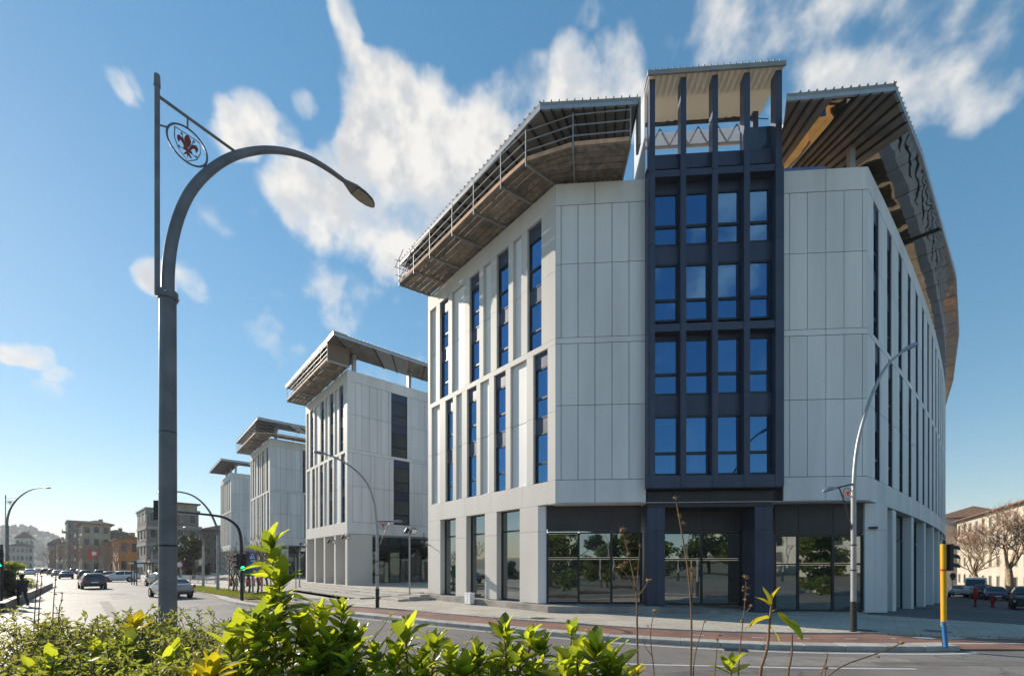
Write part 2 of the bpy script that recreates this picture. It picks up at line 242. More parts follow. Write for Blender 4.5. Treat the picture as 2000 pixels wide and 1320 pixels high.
# ------------------------------------------------------------------ mesh helpers
ORG = {}
class Face:
    """a vertical plane: s runs along it, d outwards, z up"""
    def __init__(s, P, t, n): s.P = Vector((P[0], P[1])); s.t = Vector(t).normalized(); s.n = Vector(n).normalized()
    def pt(s, a, d, z): q = s.P+s.t*a+s.n*d; return Vector((q.x, q.y, z))
    def s_of_u(s, u, d=0.0):
        k = (u-1000)/FPX; P = s.P+s.n*d
        return (k*P.y-P.x)/(s.t.x-k*s.t.y)
    def z_of(s, u, v, d=0.0):
        q = s.pt(s.s_of_u(u, d), d, 0); return EYE+(HOR-v)/FPX*q.y
class MB:
    def __init__(s): s.v = []; s.f = []
    def add(s, vs, fs):
        b = len(s.v); s.v += [tuple(x) for x in vs]; s.f += [tuple(b+i for i in f) for f in fs]; return s
    def hexa(s, c):   # 8 corners: bottom 4 then top 4
        return s.add(c, [(3, 2, 1, 0), (4, 5, 6, 7), (0, 1, 5, 4), (1, 2, 6, 5), (2, 3, 7, 6), (3, 0, 4, 7)])
    def box(s, x0, x1, y0, y1, z0, z1):
        return s.hexa([(x0, y0, z0), (x1, y0, z0), (x1, y1, z0), (x0, y1, z0), (x0, y0, z1), (x1, y0, z1), (x1, y1, z1), (x0, y1, z1)])
    def fbox(s, F, a0, a1, z0, z1, d0, d1):
        return s.hexa([F.pt(a0, d0, z0), F.pt(a1, d0, z0), F.pt(a1, d1, z0), F.pt(a0, d1, z0), F.pt(a0, d0, z1), F.pt(a1, d0, z1), F.pt(a1, d1, z1), F.pt(a0, d1, z1)])
    def prism(s, poly, z0, z1):
        n = len(poly); vs = [(p[0], p[1], z0) for p in poly]+[(p[0], p[1], z1) for p in poly]
        return s.add(vs, [tuple(reversed(range(n))), tuple(range(n, 2*n))]+[(i, (i+1) % n, n+(i+1) % n, n+i) for i in range(n)])
    def slab(s, pts, off):   # polygon in space thickened by a vector
        n = len(pts); off = Vector(off); vs = [Vector(p) for p in pts]+[Vector(p)+off for p in pts]
        return s.add(vs, [tuple(reversed(range(n))), tuple(range(n, 2*n))]+[(i, (i+1) % n, n+(i+1) % n, n+i) for i in range(n)])
    def tube(s, pts, rad, k=8, cap=True):
        pts = [Vector(p) for p in pts]; n = len(pts)
        if not hasattr(rad, '__len__'): rad = [rad]*n
        base = len(s.v); prev = None
        for i, p in enumerate(pts):
            d = (pts[min(i+1, n-1)]-pts[max(i-1, 0)]).normalized()
            a = prev if prev is not None else (Vector((0, 0, 1)) if abs(d.z) < .9 else Vector((1, 0, 0)))
            a = (a-d*a.dot(d))
            if a.length < 1e-5: a = d.orthogonal()
            a.normalize(); prev = a; b = d.cross(a)
            for j in range(k):
                w = 2*math.pi*j/k; q = p+(a*math.cos(w)+b*math.sin(w))*rad[i]; s.v.append(tuple(q))
        for i in range(n-1):
            for j in range(k):
                s.f.append((base+i*k+j, base+i*k+(j+1) % k, base+(i+1)*k+(j+1) % k, base+(i+1)*k+j))
        if cap:
            s.f.append(tuple(base+j for j in reversed(range(k)))); s.f.append(tuple(base+(n-1)*k+j for j in range(k)))
        return s
    def bar(s, p, q, w, h=None, up=(0, 0, 1)):   # rectangular bar between points
        p = Vector(p); q = Vector(q); h = w if h is None else h; d = (q-p).normalized(); up = Vector(up)
        a = d.cross(up)
        if a.length < 1e-4: a = d.orthogonal()
        a.normalize(); b = a.cross(d).normalized(); a = a*w/2; b = b*h/2
        return s.hexa([p-a-b, p+a-b, p+a+b, p-a+b, q-a-b, q+a-b, q+a+b, q-a+b])
    def ball(s, c, r, nu=8, nv=6, sc=(1, 1, 1), rot=None):
        vs = []; fs = []; c = Vector(c)
        for i in range(nv+1):
            th = math.pi*i/nv
            for j in range(nu):
                ph = 2*math.pi*j/nu; q = Vector((math.sin(th)*math.cos(ph)*sc[0], math.sin(th)*math.sin(ph)*sc[1], math.cos(th)*sc[2]))*r
                if rot is not None: q = rot @ q
                vs.append(c+q)
        for i in range(nv):
            for j in range(nu): fs.append((i*nu+j, (i+1)*nu+j, (i+1)*nu+(j+1) % nu, i*nu+(j+1) % nu))
        return s.add(vs, fs)
    def build(s, name, m, parent=None, smooth=False, loc=None, recalc=True, bevel=0):
        o0 = ORG.get(parent.name, Vector((0, 0, 0))) if parent else Vector(loc) if loc else Vector((0, 0, 0))
        me = bpy.data.meshes.new(name); me.from_pydata([(x-o0.x, y-o0.y, z-o0.z) for x, y, z in s.v], [], s.f)
        if recalc and len(s.f) < 60000:
            bm = bmesh.new(); bm.from_mesh(me); bmesh.ops.remove_doubles(bm, verts=bm.verts, dist=1e-6) if smooth else None
            bmesh.ops.recalc_face_normals(bm, faces=bm.faces)
            if bevel: bmesh.ops.bevel(bm, geom=bm.edges[:], offset=bevel, segments=1, affect='EDGES')
            bm.to_mesh(me); bm.free()
        if smooth:
            me.polygons.foreach_set('use_smooth', [True]*len(me.polygons))
            if hasattr(me, 'set_sharp_from_angle'): me.set_sharp_from_angle(angle=R(40))
        me.materials.append(MATS[m] if isinstance(m, str) else m)
        o = bpy.data.objects.new(name, me); COL.objects.link(o)
        if parent: o.parent = parent; ORG[o.name] = o0
        elif loc: o.location = o0; ORG[o.name] = o0
        return o
def tag(o, label, cat, group=None):
    o['label'] = label; o['category'] = cat
    if group: o['group'] = group
    return o
def struct(o, kind='structure'): o['kind'] = kind; return o
def thing(name, label, cat, loc=(0, 0, 0), rz=0.0, group=None):
    """an Empty at the thing's base that carries its parts; parts are given in world coordinates (rz = 0) or local ones"""
    e = bpy.data.objects.new(name, None); COL.objects.link(e); e.location = loc; e.rotation_euler = (0, 0, rz); e.empty_display_size = .3
    ORG[e.name] = Vector(loc) if rz == 0 else Vector((0, 0, 0)); tag(e, label, cat, group); return e
def local(e): ORG[e.name] = Vector((0, 0, 0)); return e
def copy_tree(o, parent=None):
    c = o.copy(); COL.objects.link(c); c.parent = parent
    for ch in list(o.children): copy_tree(ch, c)
    return c
def ring(c, r, k=28, ax=('x', 'z')):
    out = []
    for i in range(k+1):
        a = 2*math.pi*i/k; out.append(Vector((c[0]+r*math.cos(a), c[1], c[2]+r*math.sin(a))))
    return out
def ground_pt(u, v, z=0.0):
    Y = FPX*(EYE-z)/(v-HOR); return Vector(((u-1000)/FPX*Y, Y, z))
def at_Y(u, v, Y): return Vector(((u-1000)/FPX*Y, Y, EYE+(HOR-v)/FPX*Y))
B_ = Vector((15.9, 19.68))
def slope(x, y):   # the side street falls away behind the corner building
    d = (x-B_.x)*.766+(y-B_.y)*.643
    return 0.0 if d <= 0 else -2.1*math.tanh(d*.04/2.1)
# ------------------------------------------------------------------ setting: ground, road, pavement
def grid_sheet(name, xs, ys, zf, m, keep=None):
    mb = MB(); idx = {}
    for j, y in enumerate(ys):
        for i, x in enumerate(xs): mb.v.append((x, y, zf(x, y)))
    n = len(xs)
    for j in range(len(ys)-1):
        for i in range(n-1):
            if keep and not keep((xs[i]+xs[i+1])/2, (ys[j]+ys[j+1])/2): continue
            mb.f.append((j*n+i, j*n+i+1, (j+1)*n+i+1, (j+1)*n+i))
    return mb.build(name, m)
def spread(a, b, fine, far):
    o = [0.0]; st = fine
    while o[-1] < b: o.append(o[-1]+st); st *= 1.12
    q = [0.0]; st = fine
    while q[-1] > a: q.append(q[-1]-st); st *= 1.12
    return sorted(set(q+o))
gx = spread(-1900, 1900, 4, 1); gy = spread(-300, 1900, 4, 1)
struct(grid_sheet('ground', gx, gy, lambda x, y: -.35+slope(x, y), 'ground_earth'))
KA = R(-47); KD = Vector((math.sin(KA), math.cos(KA))); KN = Vector((-KD.y, KD.x))   # street direction and its left side
K0 = Vector((-17, 27.8))
far_r = K0+KD*330; far_l = far_r+KN*34; near_l = K0+KN*34-KD*10
road = [(15.9, 19.68), (45, -14.9), (-30, -17), (near_l.x, near_l.y), (far_l.x, far_l.y), (far_r.x-KN.x*70, far_r.y-KN.y*70), (15.0, 60)]
struct(MB().prism(road, -.3, 0).build('road', 'asphalt'))
# pavement round the corner building: kerb line from the street to the nose on the right
KERB = [(-120.0, 127.0), (-60, 68.0), (-33.2, 43), (-24, 34.4), (-17.6, 27.2), (-13.5, 23.6), (-9.6, 21.3), (-6.9, 19.8), (-2.7, 16.75), (1.2, 14.45), (3.4, 13.25), (5.5, 12.45), (7.3, 12.0), (9.2, 11.8), (11.2, 11.75), (12.2, 11.9)]
def resample(pl, step):
    pl = [Vector(p) for p in pl]; out = [pl[0].copy()]; acc_ = 0
    for a, b in zip(pl, pl[1:]):
        L = (b-a).length; pos = step-acc_
        while pos <= L: out.append(a+(b-a)*pos/L); pos += step
        acc_ = L-(pos-step)
    return out
def smoothline(pl, it=2):
    pl = [Vector(p) for p in pl]
    for _ in range(it):
        q = [pl[0]]
        for a, b in zip(pl, pl[1:]): q += [a*.75+b*.25, a*.25+b*.75]
        pl = q+[pl[-1]]
    return pl
def offset_line(pl, d):
    out = []
    for i, p in enumerate(pl):
        t = (pl[min(i+1, len(pl)-1)]-pl[max(i-1, 0)]).normalized(); out.append(p+Vector((-t.y, t.x))*d)
    return out
KL = smoothline(KERB, 2)
near = [p for p in KL if p.y < 36]
def strip(name, line, d0, d1, z0, z1, m, kind=True, parent=None):
    a = offset_line(line, d0); b = offset_line(line, d1); mb = MB()
    for i in range(len(line)-1):
        mb.hexa([(a[i].x, a[i].y, z0), (a[i+1].x, a[i+1].y, z0), (b[i+1].x, b[i+1].y, z0), (b[i].x, b[i].y, z0), (a[i].x, a[i].y, z1), (a[i+1].x, a[i+1].y, z1), (b[i+1].x, b[i+1].y, z1), (b[i].x, b[i].y, z1)])
    o = mb.build(name, m, parent)
    if kind and not parent: struct(o)
    return o
# outer kerb built stone by stone
def kerb(name, line, d0, d1, z1, step):
    root = bpy.data.objects.new(name, None); COL.objects.link(root); struct(root)
    pts = resample(line, step)
    for p, q in zip(pts, pts[1:]):
        t = (q-p).normalized(); nrm = Vector((-t.y, t.x)); p = p+t*.006; q = q-t*.006
        mb = MB(); c = [p+nrm*d0, q+nrm*d0, q+nrm*d1, p+nrm*d1]
        mb.hexa([(*x, -.05) for x in c]+[(*x, z1+random.uniform(-.003, .003)) for x in c]); mb.build('kerb_stone', 'kerb_stone', root, bevel=.012)
    return root
near1 = [p for p in KL if p.y < 31]
kerb('outer_kerb', near1, 0, .55, .14, 1.05)
strip('cycle_lane', near1, .55, 2.35, -.02, .10, 'cycle_red')
kerb('inner_kerb', offset_line(near1, 2.35), 0, .16, .15, 1.0)
# pavement slab (big, under the building); paving joints in the material
def paving(name, c1, c2, sx, sy, ang):
    m = mat(name, c1, .8, 0, .1, .6, .15, 60, col2=c2); t = m.node_tree; b = t.nodes['Principled BSDF']
    tcn = t.nodes.new('ShaderNodeTexCoord'); mp = t.nodes.new('ShaderNodeMapping'); mp.inputs['Rotation'].default_value = (0, 0, ang); t.links.new(tcn.outputs['Object'], mp.inputs[0])
    br = t.nodes.new('ShaderNodeTexBrick'); br.inputs['Scale'].default_value = 1; br.inputs['Brick Width'].default_value = sx; br.inputs['Row Height'].default_value = sy; br.inputs['Mortar Size'].default_value = .012
    br.inputs['Color1'].default_value = (1, 1, 1, 1); br.inputs['Color2'].default_value = (.9, .9, .9, 1); br.inputs['Mortar'].default_value = (.55, .54, .52, 1); t.links.new(mp.outputs[0], br.inputs[0])
    old = b.inputs['Base Color'].links[0].from_socket; mx = t.nodes.new('ShaderNodeMix'); mx.data_type = 'RGBA'; mx.blend_type = 'MULTIPLY'; mx.inputs[0].default_value = 1
    t.links.new(old, mx.inputs[6]); t.links.new(br.outputs[0], mx.inputs[7]); t.links.new(mx.outputs[2], b.inputs['Base Color'])
paving('paving', (.50, .45, .385), (.45, .41, .35), .8, .4, R(40))
paving('plaza_paving', (.24, .225, .21), (.20, .19, .18), .9, .45, R(40))
inner = offset_line(near1, 2.51)
poly = [(p.x, p.y) for p in inner]+[(22.4, 11.9), (15.95, 19.62), (15.9, 19.68), (-2, 45), (-22, 50)]
farl = offset_line([p for p in KL if p.y >= 29.5], .3)
struct(MB().prism([(p.x, p.y) for p in farl]+[(-19.5, 32), (-18, 47), (-60, 135), (-100, 160)], -.25, .10).build('street_pavement', 'paving'))
# right of the nose the lane and the pavement run on across the dropped kerb
struct(MB().prism(poly, -.25, .12).build('pavement', 'paving'))
struct(MB().prism([(12.2, 11.9), (22.4, 11.85), (21.6, 12.8), (20.1, 14.28), (12.0, 14.32)], -.2, .045).build('cycle_crossing', 'cycle_red'))
# side street, falling away to the back right
sx = [-14+2.5*i for i in range(40)]; sd = [2.5*i for i in range(60)]
mb = MB()
for d in sd:
    for s_ in sx:
        x = B_.x+.766*d+.643*s_; y = B_.y+.643*d-.766*s_; mb.v.append((x, y, .12+slope(x, y)))
for j in range(len(sd)-1):
    for i in range(len(sx)-1): mb.f.append((j*40+i, j*40+i+1, (j+1)*40+i+1, (j+1)*40+i))
struct(mb.build('side_street', 'asphalt_worn'))
# painted lines (4 mm sheets)
def paint(name, pts, w, z=.004, close=False):
    a = offset_line(pts, -w/2); b = offset_line(pts, w/2); mb = MB()
    for i in range(len(pts)-1): mb.add([(a[i].x, a[i].y, z), (a[i+1].x, a[i+1].y, z), (b[i+1].x, b[i+1].y, z), (b[i].x, b[i].y, z)], [(0, 1, 2, 3)])
    return struct(mb.build(name, 'paint_white', recalc=False))
paint('edge_line', offset_line([p for p in KL if p.y < 24], -.32), .12)
paint('lane_line', [Vector(p) for p in ((-9.5, 17.2), (-4, 13.2), (0, 10.95), (3, 10.25), (6.5, 9.9), (9, 9.8))], .10)
paint('stop_line', [Vector((-6.2, 15.6)), Vector((-13.6, 21.4))], .12)
for k in range(7):
    c = K0+KN*(3.4)+KD*(6+9*k); paint('lane_dash', [c, c+KD*4], .12)
for k in range(7):
    c = K0+KN*(6.8)+KD*(6+9*k); paint('lane_dash', [c, c+KD*4], .12)
for k in range(4):
    x = 12.6+k*.95; paint('crossing_mark', [Vector((x, 13.75)), Vector((x+.5, 13.72))], .3, .050)
paint('crossing_line', [Vector((12.4, 12.75)), Vector((17.6, 12.7))], .1, .050)
for k in range(5):
    c = near1[0]; i = int(len(inner)*(.62+.07*k)); p = offset_line(near1, 1.45)[min(i, len(near1)-2)]; q = offset_line(near1, 1.45)[min(i+1, len(near1)-1)]
    paint('cycle_dash', [p, p+(q-p)*.8], .08, .105)
# repairs in the road surface
mat('tar_patch', (.155, .142, .13), .75, 0, .15, 2, .4, 80); mat('pale_patch', (.24, .22, .20), .75, 0, .15, 2, .4, 80)
for k, (x, y, w, l, a, m) in enumerate(((7.5, 10.6, 1.1, 4.5, .05, 'pale_patch'), (3.0, 9.2, .5, 7.5, -.2, 'tar_patch'), (-30, 34, 1.6, 9, .82, 'pale_patch'), (-22, 24, .5, 12, .8, 'tar_patch'), (11.5, 10.3, .45, 6, .02, 'tar_patch'))):
    c_, s_ = math.cos(-a), math.sin(-a); pts = [(x+c_*p-s_*q, y+s_*p+c_*q) for p, q in ((-l/2, -w/2), (l/2, -w/2+.06), (l/2-.08, w/2), (-l/2+.05, w/2-.05))]
    struct(MB().add([(p, q, .0025+.0002*k) for p, q in pts], [(0, 1, 2, 3)]).build('road_patch', m, recalc=False))
# manhole covers
for (u, v, lab) in ((1690, 1231, 'round iron manhole cover in the pavement beside the black lamp foot'), (1830, 1232, 'round iron manhole cover in the pavement behind the yellow traffic light'), (1052, 1207, 'round iron manhole cover in the sunlit pavement before the stone plinth')):
    p = ground_pt(u, v, .12); mb = MB(); mb.prism([(p.x+.36*math.cos(a*.3927), p.y+.36*math.sin(a*.3927)) for a in range(16)], .121, .125); tag(mb.build('manhole_cover', 'dark_metal', loc=(p.x, p.y, .12)), lab, 'manhole cover', 'manhole covers in the pavement')
for k, u in enumerate((1180, 1420, 980)):   # gully grates at the kerb
    i_ = min(range(len(KL)), key=lambda i: abs((KL[i].x/KL[i].y*FPX+1000)-u)); p = KL[i_]; t_ = (KL[i_+1]-KL[i_-1]).normalized(); n_ = Vector((t_.y, -t_.x)); q = p+n_*.28
    o = tag(MB().prism([tuple(q-t_*.3-n_*.2), tuple(q+t_*.3-n_*.2), tuple(q+t_*.3+n_*.2), tuple(q-t_*.3+n_*.2)], .003, .010).build('gully_grate', 'dark_metal', loc=(q.x, q.y, 0)), 'dark iron gully grate in the road against the outer kerb', 'drain', 'gully grates')
# ------------------------------------------------------------------ raised terrace and steps along the row of blocks
A = Vector((2.036, 20.6)); tL = Vector((-.659, .752)).normalized(); nL = Vector((-tL.y, tL.x))
nL = Vector((-.752, -.659)).normalized(); FL = Face(A, tL, nL)
def fpoly(F, pts): return [(F.pt(a, d, 0).x, F.pt(a, d, 0).y) for a, d in pts]
struct(MB().prism(fpoly(FL, [(12.2, .9), (112, .9), (112, -30), (10.5, -30), (10.5, .0), (12.2, .0)]), -.2, .5).build('terrace', 'paving'))
steps = bpy.data.objects.new('terrace_steps', None); COL.objects.link(steps); struct(steps)
for k in range(4):
    z1 = .5-.095*(k+1)+.0; d0 = .9+.95*k; d1 = d0+.95
    mb = MB(); mb.prism(fpoly(FL, [(12.2+.75*k, d0), (112, d0), (112, d1), (12.2+.75*k, d1)]), -.1, z1); mb.build('step', 'step_stone', steps, bevel=.01)
# stepped dark end of the stair by the corner building
for k in range(3):
    mb = MB(); mb.prism(fpoly(FL, [(10.4, .55+.75*k), (12.15+.75*k, .55+.75*k), (12.15+.75*k, 1.25+.75*k), (10.4, 1.25+.75*k)]), .0, .47-.11*k); mb.build('step', 'step_stone', steps, bevel=.01)
# ------------------------------------------------------------------ corner office building
tF = Vector((.9978, -.0663)); nF = Vector((-.0663, -.9978)); FF = Face(A, tF, nF)
WF = FF.s_of_u(1695); ZP, ZT, ZM1, ZM0, ZB1, ZB0 = 20.12, 19.1, 12.93, 12.65, 6.3, 5.22
Z16, Z9 = 16.36, 9.77
main = thing('office_building', 'large pale panelled corner office building with projecting dark blue window bay', 'building', (A.x, A.y, 0))
LW = 11.57
# right wall: gently bending facets
FR = []; P = FF.pt(WF, 0, 0).to_2d(); az = 51.2
for i in range(19):
    a = R(az); t = Vector((math.sin(a), math.cos(a))); n = Vector((math.cos(a), -math.sin(a))); FR.append(Face(P, t, n)); P = P+t*2.6; az -= .43
Pend = P
G = .014
def panel(F, s0, s1, z0, z1, d0=-.06, d1=0.0, m='cladding', parent=main, name='cladding_panel'):
    a, b = min(s0, s1), max(s0, s1)
    return MB().fbox(F, a+G, b-G, z0+G, z1-G, d0, d1).build(name, m, parent)
def window(F, s0, s1, z0, z1, d, parent, split=.40, m='window_glass', fr=.07, name='window'):
    """dark frame with two panes"""
    a, b = min(s0, s1), max(s0, s1); zs = z0+(z1-z0)*split; w = MB()
    w.fbox(F, a, a+fr, z0, z1, d-.08, d+.05); w.fbox(F, b-fr, b, z0, z1, d-.08, d+.05)
    w.fbox(F, a+fr, b-fr, z0, z0+fr, d-.08, d+.05); w.fbox(F, a+fr, b-fr, z1-fr, z1, d-.08, d+.05); w.fbox(F, a+fr, b-fr, zs-fr*.7, zs+fr*.7, d-.08, d+.05)
    o = w.build(name, 'frame', parent)
    MB().fbox(F, a+fr, b-fr, z0+fr, zs-fr*.7, d-.03, d).build('pane', m, o); MB().fbox(F, a+fr, b-fr, zs+fr*.7, z1-fr, d-.03, d).build('pane', m, o)
    return o
def backing(F, s0, s1, z0, z1, d0, d1, parent, m='cladding_core', name='wall'):
    return MB().fbox(F, min(s0, s1), max(s0, s1), z0, z1, d0, d1).build(name, m, parent)
def window_column(F, s0, s1, z0, z1, d, parent):
    """two storeys of window with head and spandrel panels"""
    a, b = min(s0, s1), max(s0, s1); H = z1-z0
    h1 = z0+H*.385; h2 = h1+H*.115; h3 = h2+H*.385
    window(F, a, b, z0, h1, d, parent); MB().fbox(F, a, b, h1, h2, d-.08, d+.03).build('spandrel', 'bay_metal', parent)
    window(F, a, b, h2, h3, d, parent); MB().fbox(F, a, b, h3, z1, d-.08, d+.06).build('head_panel', 'bay_metal', parent)
LOW = [('p', 1085, 1069.6), ('w', 1069.6, 1041.5), ('p', 1041.5, 1028.5), ('r', 1028.5, 997), ('p', 997, 987.5), ('w', 987.5, 965), ('p', 965, 955), ('r', 955, 938), ('p', 938, 930.5), ('w', 930.5, 912),
       ('p', 912, 902), ('r', 902, 891), ('p', 891, 884.5), ('w', 884.5, 870), ('p', 870, 859), ('r', 859, 843), ('p', 843, 836)]
UPP = [('p', 1085, 1057.5), ('w', 1057.5, 1030), ('p', 1030, 1018), ('r', 1018, 1002), ('p', 1002, 993), ('w', 993, 970), ('p', 970, 959), ('r', 959, 944), ('p', 944, 936), ('w', 936, 917), ('p', 917, 907),
       ('r', 907, 883), ('p', 883, 875.5), ('w', 875.5, 859), ('p', 859, 852), ('r', 852, 840), ('p', 840, 836)]
SL = {k: [(t, FL.s_of_u(a), FL.s_of_u(b)) for t, a, b in lst] for k, lst in (('low', LOW), ('upp', UPP))}
for k in SL: SL[k][0] = (SL[k][0][0], 0.0, SL[k][0][2]); SL[k][-1] = (SL[k][-1][0], SL[k][-1][1], LW)
def street_face(F, L, parent, small=False):
    f = L/LW
    for k, z0, z1 in (('low', ZB1, ZM0), ('upp', ZM1, ZT)):
        zj = z0+(z1-z0)*.51
        for t, s0, s1 in SL[k]:
            s0 *= f; s1 *= f
            if t == 'p':
                for (q0, q1) in ((z0, zj), (zj, z1)): MB().fbox(F, s0+.004, s1-.004, q0+.006, q1-.006, -.45, 0).build('pier', 'cladding_sunlit', parent)
            elif t == 'r':
                panel(F, s0, s1, z0, zj, -.2, -.15, parent=parent); panel(F, s0, s1, zj, z1, -.2, -.15, parent=parent)
                MB().add([F.pt(s0, -.15, z0), F.pt(s1, -.15, z0), F.pt(s1, -.0, z0), F.pt(s0, 0, z0), F.pt(s0, -.15, z0+.07), F.pt(s1, -.15, z0+.07)], [(0, 1, 2, 3), (4, 5, 2, 3), (0, 3, 4), (1, 2, 5)]).build('sill', 'cladding_sunlit', parent)
            else:
                window_column(F, s0, s1, z0, z1, -.19, parent)
    for z0, z1, joints in ((ZT, ZP, (0, .26, .52, .78, 1)), (ZM0, ZM1, (0, .33, .66, 1)), (ZB0, ZB1, (0, .2, .42, .64, .84, 1))):
        for a, b in zip(joints, joints[1:]): MB().fbox(F, a*L+.006, b*L-.006, z0+.003, z1-.003, -.45, .0).build('band_panel', 'cladding_sunlit', parent)
street_face(FL, LW, main)
# front face
UL = [1085, 1096, 1129, 1162, 1195.5, 1228.5, 1262]; UR = [1530, 1542, 1577, 1613, 1648.5, 1684.5, 1695]
for us, jb in ((UL, (1085, 1162, 1262)), (UR, (1530, 1613, 1695))):
    ss = [FF.s_of_u(u) for u in us]; sj = [FF.s_of_u(u) for u in jb]
    if us is UL: ss[0] = sj[0] = 0.0
    else: ss[-1] = sj[-1] = WF
    for z0, z1 in ((Z16, ZT), (ZM1, Z16), (Z9, ZM0), (ZB1, Z9)):
        for a, b in zip(ss, ss[1:]): panel(FF, a, b, z0, z1)
    for z0, z1 in ((ZT, ZP), (ZM0, ZM1), (ZB0, ZB1)):
        for a, b in zip(sj, sj[1:]): panel(FF, a, b, z0, z1, -.06, .006)
    backing(FF, ss[0], ss[-1], ZB0+.01, ZP-.01, -.45, -.06, main)
# right, bending wall
for i, F in enumerate(FR):
    w = 2.6
    for z0, z1, wa, wb in ((ZB1, ZM0, 1.2, 2.2), (ZM1, ZT, .95, 1.95)):
        zj = z0+(z1-z0)*.51
        for q0, q1 in ((z0, zj), (zj, z1)):
            MB().fbox(F, 0.012, wa, q0+.012, q1-.012, -.5, 0).build('cladding_panel', 'cladding', main); MB().fbox(F, wb, w-.012, q0+.012, q1-.012, -.5, 0).build('cladding_panel', 'cladding', main)
        if i < 12:
            window_column(F, wa, wb-.07, z0, z1, -.14, main); MB().fbox(F, wb-.06, wb-.004, z0+.01, z1-.01, -.45, -.035).build('slot_shade_strip', 'bay_metal', main)  # dark strip added on the far jamb, standing in for the slot's dark reflection
    for z0, z1 in ((ZT, ZP), (ZM0, ZM1), (ZB0, ZB1)): MB().fbox(F, .008, w-.008, z0+.008, z1-.008, -.5, .004).build('band_panel', 'cladding', main)
# dark core behind the cladding
def inset(F, s, d): q = F.pt(s, d, 0); return (q.x, q.y)
core = [inset(FL, LW-.46, -.46), inset(FL, .3, -.46), inset(FF, .3, -.46)]+[inset(FF, WF-.3, -.46)]+[inset(F, 1.3, -.52) for F in FR]
back = [(Pend.x-14, Pend.y+6), (.6, 34.5)]
MB().prism([(p[0], p[1]) for p in core]+back, ZB0+.03, 19.4).build('core', 'cladding_core', main)
deckp = [inset(FL, LW-.5, -.5), inset(FL, .3, -.5), inset(FF, .3, -.5), inset(FF, WF-.3, -.5)]+[inset(F, 1.3, -.55) for F in FR]
MB().prism(deckp+back, 19.42, 19.5).build('roof_terrace', 'deck_timber', main)
# underside of the overhang above the glazed ground floor
MB().prism([inset(FL, .45, -.0), inset(FF, .0, 0), inset(FF, WF, 0), inset(FF, WF, -1.7), inset(FF, .5, -1.7)], ZB0-.02, ZB0-.004).build('overhang_soffit', 'cladding', main)
# ---- ground floor, street side
GD = -.95; ZG = .45
gl = [(1051, 1015, 'p'), (1015, 970, 'g'), (970, 947, 'p'), (947, 910.6, 'g'), (910.6, 890, 'p'), (890, 860, 'g'), (860, 836, 'p')]
for a, b, k in gl:
    s0, s1 = FL.s_of_u(a), FL.s_of_u(b)
    if k == 'p':
        for q0, q1 in ((ZG, 3.95), (3.95, ZB0)): MB().fbox(FL, s0+.004, min(s1, LW)-.004, q0+.006, q1-.006, -.6, 0).build('pier', 'cladding_sunlit', main)
    else:
        window(FL, s0, s1, ZG+.02, ZB0, -.38, main, .77, 'shop_glass', .06, 'shopfront')
sc0 = FL.s_of_u(1051)
def glazing(F, us, z0, z1, zt, d, nm='shopfront'):
    ss = [F.s_of_u(u, d) for u in us]; w = MB(); fr = .05
    for s_ in ss: w.fbox(F, s_-fr, s_+fr, z0, z1, d-.1, d+.04)
    for a, b in zip(ss, ss[1:]):
        for zz in (z0, zt, z1): w.fbox(F, a+fr, b-fr, zz-fr*.8, zz+fr*.8, d-.09, d+.03)
    o = w.build(nm, 'frame', main)
    for a, b in zip(ss, ss[1:]):
        for q0, q1 in ((z0+fr, zt-fr), (zt+fr, z1-fr)): MB().fbox(F, a+fr, b-fr, q0, q1, d-.04, d-.01).build('pane', 'shop_glass', o)
    return ss
def fascia(F, ss, z0, z1, d):
    for a, b in zip(ss, ss[1:]): MB().fbox(F, a+.012, b-.012, z0+.01, z1, d-.12, d+.02).build('fascia_panel', 'fascia_metal', main)
s = FF.s_of_u(1067, GD); c0 = FF.P+FF.n*GD
# corner pier: front side on the recessed plane
e0 = FL.pt(sc0, 0, 0); rel = (Vector((e0.x, e0.y))-FF.P); se = rel.dot(FF.t)
GD = rel.dot(FF.n)
for q0, q1 in ((ZG, 3.95), (3.95, ZB0-.02)): 
    for a, b in ((se+.01, se+.36), (se+.37, FF.s_of_u(1067, GD))): MB().fbox(FF, a, b, q0+.006, q1-.006, GD-.5, GD).build('pier', 'cladding', main)
ss = glazing(FF, [1069, 1130, 1194, 1252], ZG+.05, FF.z_of(1130, 1040, GD), FF.z_of(1130, 1090, GD), GD-.12); fascia(FF, ss, FF.z_of(1130, 1040, GD)+.06, ZB0-.02, GD-.1)
ss = glazing(FF, [1513, 1558, 1626, 1684], .2, FF.z_of(1600, 1045, GD), FF.z_of(1600, 1101, GD), GD-.12); fascia(FF, ss, FF.z_of(1600, 1045, GD)+.06, ZB0-.02, GD-.1)
# entrance: dark pillars and a deeper glass screen
def pillar(u0, u1, d0, d1, z0=.14):
    a, b = FF.s_of_u(u0, d1), FF.s_of_u(u1, d1); m_ = (a+b)/2
    for q0, q1 in ((z0, 3.95), (3.95, 5.0)):
        for x0, x1 in ((a, m_), (m_, b)): MB().fbox(FF, x0+.006, x1-.006, q0+.006, q1-.006, d0, d1).build('pillar_panel', 'bay_metal', main)
pillar(1264, 1299, -1.5, -.15); pillar(1474, 1510, -1.5, -.15)
ss = glazing(FF, [1292, 1370, 1446], .42, FF.z_of(1370, 1040, -1.5), FF.z_of(1370, 1092, -1.5), -1.6); fascia(FF, ss, FF.z_of(1370, 1040, -1.5)+.06, 5.0, -1.55)
MB().fbox(FF, FF.s_of_u(1444, -1.6), FF.s_of_u(1476, -1.5), .3, 5.0, -1.75, -1.6).build('door_leaf', 'frame', main)
